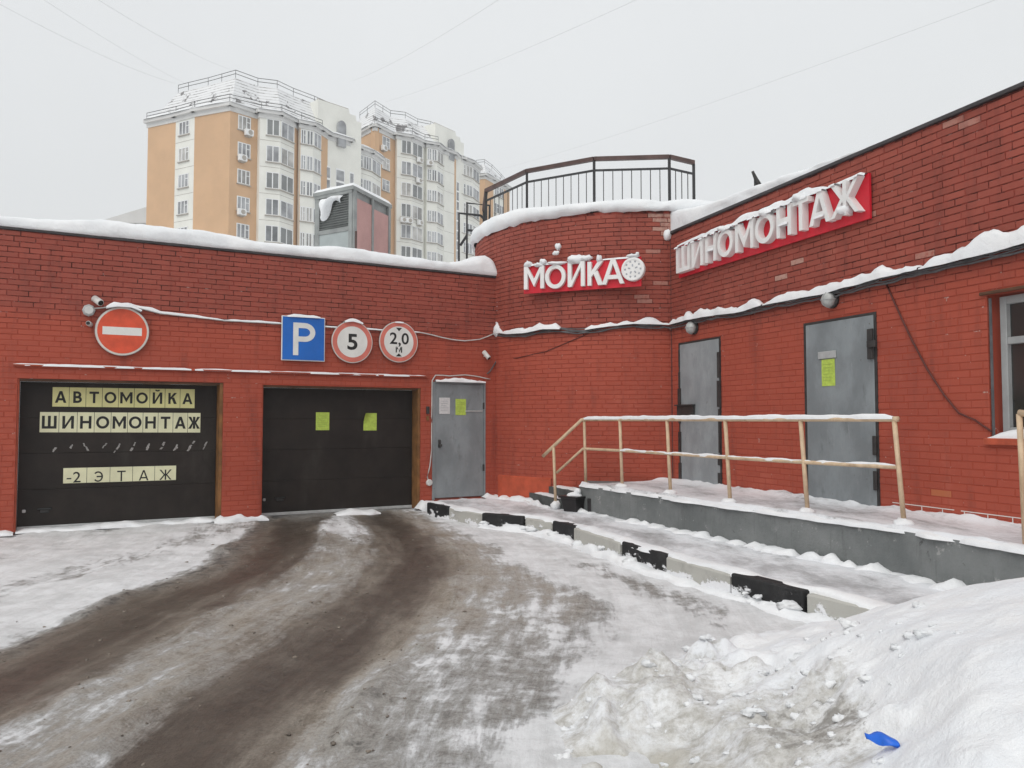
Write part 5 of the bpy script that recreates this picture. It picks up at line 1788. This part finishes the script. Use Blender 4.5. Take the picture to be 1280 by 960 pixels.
# ------------------------------------------------------------------ litter on the bank
lx, ly = 1.30, 2.86
lz = bank_h(lx, ly)
M = Matrix.Translation((lx, ly, lz + 0.03)) @ Matrix.Rotation(R(-48), 4, 'Z') @ Matrix.Rotation(R(28), 4, 'X')
m = MB(M)
vs_, fs_ = [], []
for lay in (0, 1):
    for i in range(11):
        t = i / 10
        hw = 0.028 * math.sin(math.pi * min(1, t * 1.02)) ** 0.6 + 0.002
        for j in range(5):
            v = j / 4 * 2 - 1
            vs_.append(((t - 0.5) * 0.12, v * hw * 0.9, 0.014 * (1 - v * v) * (1 - 2 * lay) + 0.006 * math.sin(t * 9 + j * 1.3) + 0.012 * math.sin(t * 3)))
for lay in (0, 1):
    for i in range(10):
        for j in range(4):
            a = lay * 55 + i * 5 + j
            fs_.append((a, a + 1, a + 6, a + 5) if lay else (a + 5, a + 6, a + 1, a))
m.add(vs_, fs_)
o = m.build('plastic_scrap', BAG, None, True)
tag(o, 'crumpled bright blue plastic scrap lying on the snow bank', 'litter')

# ------------------------------------------------------------------ apartment blocks behind
def apartment(label, plan, eave, zbase, cols, floors, roof_in, loc, roof_pts, rail_pts, tower_seg, tower_top, ac, seams=True):
    """plan: list of (x, y) along the visible fronts with the material of each following stretch"""
    b = thing('apartment_building', label, 'building', loc)
    pts = [Vector((x, y, 0)) for x, y, _ in plan]
    for i in range(len(plan) - 1):
        p, q = pts[i], pts[i + 1]
        F = Frame(p, q - p)
        L = (q - p).length
        mat = plan[i][2]
        MB(F.M).box(0, L, zbase, eave - 0.001 * (i % 3), (-0.6 - 0.01 * (i % 5)) if L > 1.3 else -0.05, 0).build('wall_panel', mat, b)
        MB(F.M).box(-0.12, L + 0.12, eave - 0.75 - 0.002 * (i % 3), eave - 0.30, -0.35, 0.10 + 0.012 * (i % 3)).build('cornice', WBLK2, b)
        MB(F.M).box(-0.25, L + 0.25, eave - 0.30, eave + 0.05 + 0.004 * (i % 4), -0.9, 0.42 + 0.015 * (i % 3)).build('eave_slab', WBLK2, b)
        m = MB()
        m.ridge([F.p(-0.2, eave + 0.05, 0.05), F.p(L + 0.2, eave + 0.05, 0.05)], 0.5, 0.28, i + 300, 0.3, 0.5, step=0.5)
        o = m.build('eave_snow', SNOW, b, True)
        if seams and L > 1.5 and mat is not OBLK:
            for k in range(floors):
                MB(F.M).box(0.02, L - 0.02, eave - 1.62 + 1.36 - 2.8 * (k + 1), eave - 1.62 + 1.40 - 2.8 * (k + 1), 0.0, 0.012).build('panel_seam', SEAM, b)
    for seg, a0, a1, h_, npan, kind in cols:
        p, q = pts[seg], pts[seg + 1]
        F = Frame(p, q - p)
        L = (q - p).length
        x0, x1 = a0 * L, a1 * L
        fr, gl = MB(F.M), MB(F.M)
        y0, y1 = -h_ / 2, h_ / 2
        t = 0.09
        fr.box(x0, x0 + t, y0, y1, -0.05, 0.06)
        fr.box(x1 - t, x1, y0, y1, -0.05, 0.06)
        fr.box(x0 + t, x1 - t, y0, y0 + t, -0.05, 0.058)
        fr.box(x0 + t, x1 - t, y1 - t, y1, -0.05, 0.058)
        for k in range(1, npan):
            x = x0 + (x1 - x0) * k / npan
            fr.box(x - t * 0.6, x + t * 0.6, y0 + t, y1 - t, -0.05, 0.056)
        if kind == 'sash':
            xx = x1 - (x1 - x0) / npan
            fr.box(xx + t * 0.6, x1 - t, 0.15, 0.22, -0.05, 0.055)
        gl.box(x0 + 0.03, x1 - 0.03, y0 + 0.03, y1 - 0.03, 0.004, 0.018)
        sl = MB(F.M).box(x0 - 0.08, x1 + 0.08, y0 - 0.10, y0 - 0.005, 0.0, 0.16)
        frm, glm, slm = fr.mesh('window', FRAMEB), gl.mesh('pane', PANE), sl.mesh('sill', SEAM)
        glm2, glm3, glm4 = gl.mesh('pane', LOGGIA), gl.mesh('pane', PANEC), gl.mesh('pane', PANEK)
        for k in range(floors):
            z = eave - 1.62 - 2.8 * k
            o = bpy.data.objects.new('window', frm)
            link(o, b)
            o.location.z = z
            pn = bpy.data.objects.new('pane', glm2 if (kind == 'bay' and (k * 7 + seg // 2) % 5 in (1, 2)) else (glm, glm3, glm, glm4, glm)[(k * 13 + seg * 7 + k * k) % 5])
            link(pn, o)
            so = bpy.data.objects.new('sill', slm)
            link(so, o)
    # roof body: snow covered mansard with rails
    base = [Vector((x, y, eave)) for x, y in roof_pts[0]]
    top = [Vector((x, y, z)) for x, y, z in roof_pts[1]]
    n = len(base)
    m = MB()
    m.add(base + top, [(i, i + 1, n + i + 1, n + i) for i in range(n - 1)])
    r_ = m.build('mansard_roof', MANS, b)
    m = MB()
    back = Vector((-8, 22, 0))
    m.add(top + [top[-1] + back * 0.5, top[0] + back * 0.5], [tuple(range(len(top) + 2))])
    m.build('roof_snow', SNOW, r_)
    for run, h_, step in rail_pts:
        rv = [Vector(p) for p in run]
        for lv in (1.0, 0.55):
            MB().tube([p + Vector((0, 0, h_ * lv)) for p in rv], 0.035, 4).build('roof_rail', BLACKIRON, b)
        for p, q in zip(rv[:-1], rv[1:]):
            nn = max(1, int((q - p).length / step))
            for k in range(nn + 1):
                c = p.lerp(q, k / nn)
                MB().tube([c, c + Vector((0, 0, h_))], 0.025, 4).build('rail_post', BLACKIRON, b)
    # stair tower
    p, q = [Vector((x, y, 0)) for x, y in tower_seg]
    F = Frame(p, q - p)
    L = (q - p).length
    MB(F.M).prism([(0, zbase), (L, zbase), (L, tower_top - 1.1), (L * 0.88, tower_top - 1.1), (L * 0.86, tower_top - 0.5), (L * 0.72, tower_top - 0.5), (L * 0.70, tower_top), (0, tower_top)], -2.2, 0.25).build('stair_tower', WBLK, b)
    MB(F.M).tube([(0, tower_top + 0.05, 0.1), (L * 0.70, tower_top + 0.05, 0.1)], 0.09, 5).build('tower_coping', SEAM, b)
    arch = [(L * 0.42, eave - 1.2), (L * 0.60, eave - 1.2), (L * 0.60, eave + 1.2)] + [(L * 0.51 + L * 0.09 * math.cos(math.pi * k / 8), eave + 1.2 + L * 0.10 * math.sin(math.pi * k / 8)) for k in range(1, 8)] + [(L * 0.42, eave + 1.2)]
    MB(F.M).prism(arch, 0.24, 0.62).build('arched_window', PANE, b)
    for a0, a1 in ((0.20, 0.28), (0.42, 0.60), (0.74, 0.82)):
        w_ = MB(F.M).box(L * a0 - 0.06, L * a1 + 0.06, zbase + 1, eave - 3.7, 0.2, 0.29).build('stair_window', FRAMEB, b)
        for k in range(floors * 2):
            z = eave - 3.9 - 1.4 * k
            MB(F.M).box(L * a0 + 0.02, L * a1 - 0.02, z - 1.15, z, 0.28, 0.30).build('pane', PANE, w_)
    for seg, a, k, dz in ac:
        p, q = pts[seg], pts[seg + 1]
        F = Frame(p, q - p)
        L = (q - p).length
        z = eave - 1.62 - 2.8 * k + dz
        u_ = MB(F.M).box(a * L - 0.45, a * L + 0.45, z - 0.32, z + 0.32, 0.17, 0.55, 0.03).build('air_conditioner', FRAMEB, b)
        MB(F.M).lathe((a * L + 0.08, z, 0.55), [(0.25, 0), (0.25, 0.01)], 14).build('fan_grille', SEAM, u_)
        MB(F.M).box(a * L - 0.3, a * L + 0.3, z - 0.42, z - 0.325, 0.0, 0.5).build('bracket', SEAM, u_)
    return b


FRAMEB = plain('bright_window_frame', (0.82, 0.83, 0.83), 0.5, 0.05, 2)


def mansard_mat():
    t = NT('snowy_mansard')
    z = t.posz()[2]
    v = t.math('FRACT', t.math('MULTIPLY', z, 2.6))
    line = t.ramp(v, 0.72, 0.92)
    n_ = t.ramp(t.noise(0.9, 5, 0.7), 0.46, 0.60)
    c = t.mix(t.math('MULTIPLY', line, t.math('MULTIPLY_ADD', n_, 0.75, 0.30)), (0.78, 0.79, 0.80), (0.10, 0.085, 0.08))
    c = t.mix(t.ramp(t.noise(0.55, 5, 0.7), 0.57, 0.61, 0, 0.85), c, (0.09, 0.08, 0.08))
    return t.out(c, 0.8)


MANS = mansard_mat()
O_, W_ = OBLK, WBLK
E1 = 33.7
plan1 = [(-39.18, 84.8, O_), (-35.48, 83.1, W_), (-32.93, 81.7, O_), (-28.64, 80.0, O_), (-26.58, 82.3, W_), (-26.18, 81.8, W_), (-24.28, 82.6, W_), (-23.35, 84.6, O_), (-23.2, 85.6, O_), (-22.81, 84.8, W_), (-21.57, 85.6, W_),
         (-21.05, 87.0, O_), (-20.62, 88.5, W_), (-18.64, 90.5, O_), (-18.51, 93.0, W_), (-18.32, 92.5, W_), (-16.82, 94.5, W_), (-16.1, 97.0, W_)]
cols1 = [(1, 0.20, 0.74, 1.45, 3, 'sash'), (3, 0.28, 0.74, 1.5, 3, 'sash'), (5, 0.32, 0.97, 1.75, 2, 'bay'), (6, 0.05, 0.95, 1.75, 2, 'bay'), (9, 0.06, 0.45, 1.6, 2, 'sash'), (9, 0.50, 0.98, 1.6, 2, 'bay2'), (10, 0.05, 0.95, 1.6, 2, 'bay2'),
         (15, 0.05, 0.45, 1.6, 2, 'sash'), (15, 0.48, 0.98, 1.6, 3, 'bay2'), (16, 0.05, 0.9, 1.6, 2, 'bay2')]
r1b = [(-39.2, 85.2), (-35.5, 83.6), (-32.9, 82.2), (-28.7, 80.5), (-26.4, 82.8), (-24.4, 83.2), (-23.1, 85.2), (-21.2, 87.4), (-20.2, 89.2)]
r1t = [(-36.6, 86.2, E1 + 3.7), (-35.2, 85.5, E1 + 3.7), (-32.6, 84.3, E1 + 3.7), (-29.0, 82.4, E1 + 3.7), (-27.3, 84.4, E1 + 3.7), (-25.4, 85.0, E1 + 3.7), (-24.2, 87.0, E1 + 3.7), (-22.4, 89.2, E1 + 3.7), (-21.2, 91, E1 + 3.7)]
rails1 = [([(x, y, z) for x, y, z in r1t], 0.85, 1.6), ([(-39.3, 84.7, E1 + .1), (-35.4, 82.9, E1 + .1), (-32.9, 81.5, E1 + .1), (-28.6, 79.7, E1 + .1), (-26.0, 81.7, E1 + .1), (-24.1, 82.4, E1 + .1), (-22.6, 84.6, E1 + .1), (-20.9, 86.8, E1 + .1)], 0.75, 2.2)]
apartment('tall orange and white apartment block with sharp corner, behind the ventilation unit', plan1, E1, -2, cols1, 7, 2, (-28, 84, 0), (r1b, r1t), rails1, ((-21.75, 87.6), (-17.7, 91.8)), E1 + 3.5,
          [(3, 0.62, 0, -0.95), (3, 0.40, 1, -0.95), (3, 0.40, 3, -0.95)])
E2 = 39.0
plan2 = [(-20.8, 104.0, O_), (-17.4, 100.0, O_), (-15.33, 103.6, W_), (-15.04, 103.0, W_), (-13.21, 104.0, W_), (-11.98, 106.0, W_), (-11.68, 107.2, W_), (-11.48, 106.3, W_), (-10.17, 107.0, W_), (-9.48, 109.0, W_), (-9.37, 109.0, W_),
         (-8.09, 110.8, O_), (-7.46, 113.0, W_), (-7.31, 112.5, W_), (-5.73, 114.5, W_), (-4.82, 117.5, W_)]
cols2 = [(1, 0.35, 0.72, 1.5, 2, 'sash'), (3, 0.30, 0.97, 1.8, 2, 'bay'), (4, 0.05, 0.95, 1.8, 2, 'bay'), (7, 0.06, 0.45, 1.6, 2, 'sash'), (7, 0.50, 0.98, 1.6, 2, 'bay2'), (8, 0.05, 0.95, 1.6, 2, 'bay2'),
         (13, 0.06, 0.42, 1.6, 2, 'sash'), (13, 0.48, 0.98, 1.6, 2, 'bay2'), (14, 0.05, 0.9, 1.6, 2, 'bay2')]
r2b = [(-21.0, 104.5), (-17.5, 100.6), (-15.2, 103.9), (-13.2, 104.6), (-11.8, 106.8), (-10.1, 107.8), (-8.5, 110.6)]
r2t = [(-20.5, 106, E2 + 3.1), (-17.9, 102.8, E2 + 3.4), (-16.3, 105.6, E2 + 3.2), (-14.4, 106.2, E2 + 3.2), (-13.0, 108.6, E2 + 3.2), (-11.3, 109.6, E2 + 3.2), (-9.7, 112.2, E2 + 3.2)]
rails2 = [(r2t, 0.85, 1.6), ([(-17.4, 99.7, E2 + .1), (-15.0, 102.8, E2 + .1), (-13.1, 103.7, E2 + .1), (-11.7, 105.9, E2 + .1), (-10.0, 106.8, E2 + .1)], 0.8, 2.2)]
apartment('taller apartment block with orange corner strip, right of the ventilation unit', plan2, E2, -2, cols2, 8, 2, (-13, 106, 0), (r2b, r2t), rails2, ((-10.7, 108.0), (-7.1, 113.0)), E2 + 3.2,
          [(1, 0.35, 0, -1.0), (4, 0.55, 0, -1.3), (7, 0.2, 0, -1.3), (4, 0.5, 1, -1.3), (3, 0.4, 3, -1.4), (3, 0.8, 3, -1.4), (4, 0.6, 3, -1.3)], seams=True)
E3 = 39.2
plan3 = [(-5.6, 121.6, O_), (-4.11, 121.0, O_), (-2.9, 123.4, W_), (-1.3, 126.5, O_), (-0.4, 128.5, O_)]
cols3 = [(2, 0.1, 0.5, 1.6, 2, 'sash'), (2, 0.55, 0.95, 1.6, 2, 'bay2')]
r3b = [(-5.6, 122), (-4.0, 121.5), (-2.8, 124), (-1.2, 127), (-0.4, 129)]
r3t = [(-5.6, 123.6, E3 + 2.2), (-4.3, 123.2, E3 + 2.2), (-3.2, 125.8, E3 + 2.2), (-1.8, 128.6, E3 + 1.6), (-0.9, 130, E3 + 0.9)]
apartment('narrow farthest apartment block just left of the tower railing', plan3, E3, -2, cols3, 7, 2, (-3, 124, 0), (r3b, r3t), [(r3t, 0.8, 1.6)], ((-4.6, 123.4), (-3.6, 125.0)), E3 + 0.6, [(2, 0.3, 1, -1.2)], seams=False)

# low pale roof beside the block
fr_ = thing('low_building', 'pale snowy gable roof showing left of the apartment block', 'building', (-44, 98, 0))
MB().box(-50.0, -41.0, 96.0, 104.0, -1, 25.4).build('wall', WBLK2, fr_)
MB().add([(-50.5, 95.5, 25.3), (-36.5, 95.5, 25.3), (-36.5, 105, 25.3), (-50.5, 105, 25.3), (-43.0, 95.5, 27.6), (-43.0, 105, 27.6)], [(3, 2, 1, 0), (0, 1, 4), (2, 3, 5), (1, 2, 5, 4), (0, 4, 5, 3)]).build('roof', WBLK2, fr_)

# overhead wires
def wire(a, b, dip, label):
    a, b = Vector(a), Vector(b)
    pts_ = [a.lerp(b, k / 16) - Vector((0, 0, dip * 4 * (k / 16) * (1 - k / 16))) for k in range(17)]
    o = MB().tube(pts_, 0.009, 4).build('overhead_wire', WIRE, None, True)
    tag(o, label, 'wire', 'overhead wires against the sky')


WIRE = plain('grey_wire', (0.50, 0.51, 0.52), 0.6, 0.1, 1)
wire((-35.1, 84, 37.6), (-24.0, 36, 22.5), 0.3, 'upper one of the two close wires from the roof to the upper left')
wire((-36.0, 84, 37.5), (-26.0, 36, 22.0), 0.5, 'lower one of the two close wires from the roof to the upper left')
wire((-29.8, 83, 38.6), (-20.5, 36, 21.8), 0.4, 'faint overhead wire passing above the sharp roof corner')
wire((-19.4, 95, 42.5), (1.2, 34, 21.0), 0.5, 'overhead wire rising from the stair tower to the upper edge')
wire((-16.0, 100, 42.0), (9.0, 34, 21.5), 0.5, 'overhead wire rising from the taller block to the upper edge')
wire((-2.0, 126, 41.5), (26.0, 40, 23.5), 0.6, 'overhead wire crossing the sky above the tower railing')

# ------------------------------------------------------------------ winter haze
hz = bpy.data.materials.new('haze')
hz.use_nodes = True
hn = hz.node_tree.nodes
hn.remove(hn['Principled BSDF'])
pv = hn.new('ShaderNodeVolumePrincipled')
pv.inputs['Color'].default_value = (0.93, 0.95, 0.97, 1)
pv.inputs['Density'].default_value = 0.0015
hz.node_tree.links.new(pv.outputs[0], hn['Material Output'].inputs['Volume'])
o = MB().box(-90, 60, -25, 150, -3.5, 48).build('haze', hz)
tag(o, kind='stuff')
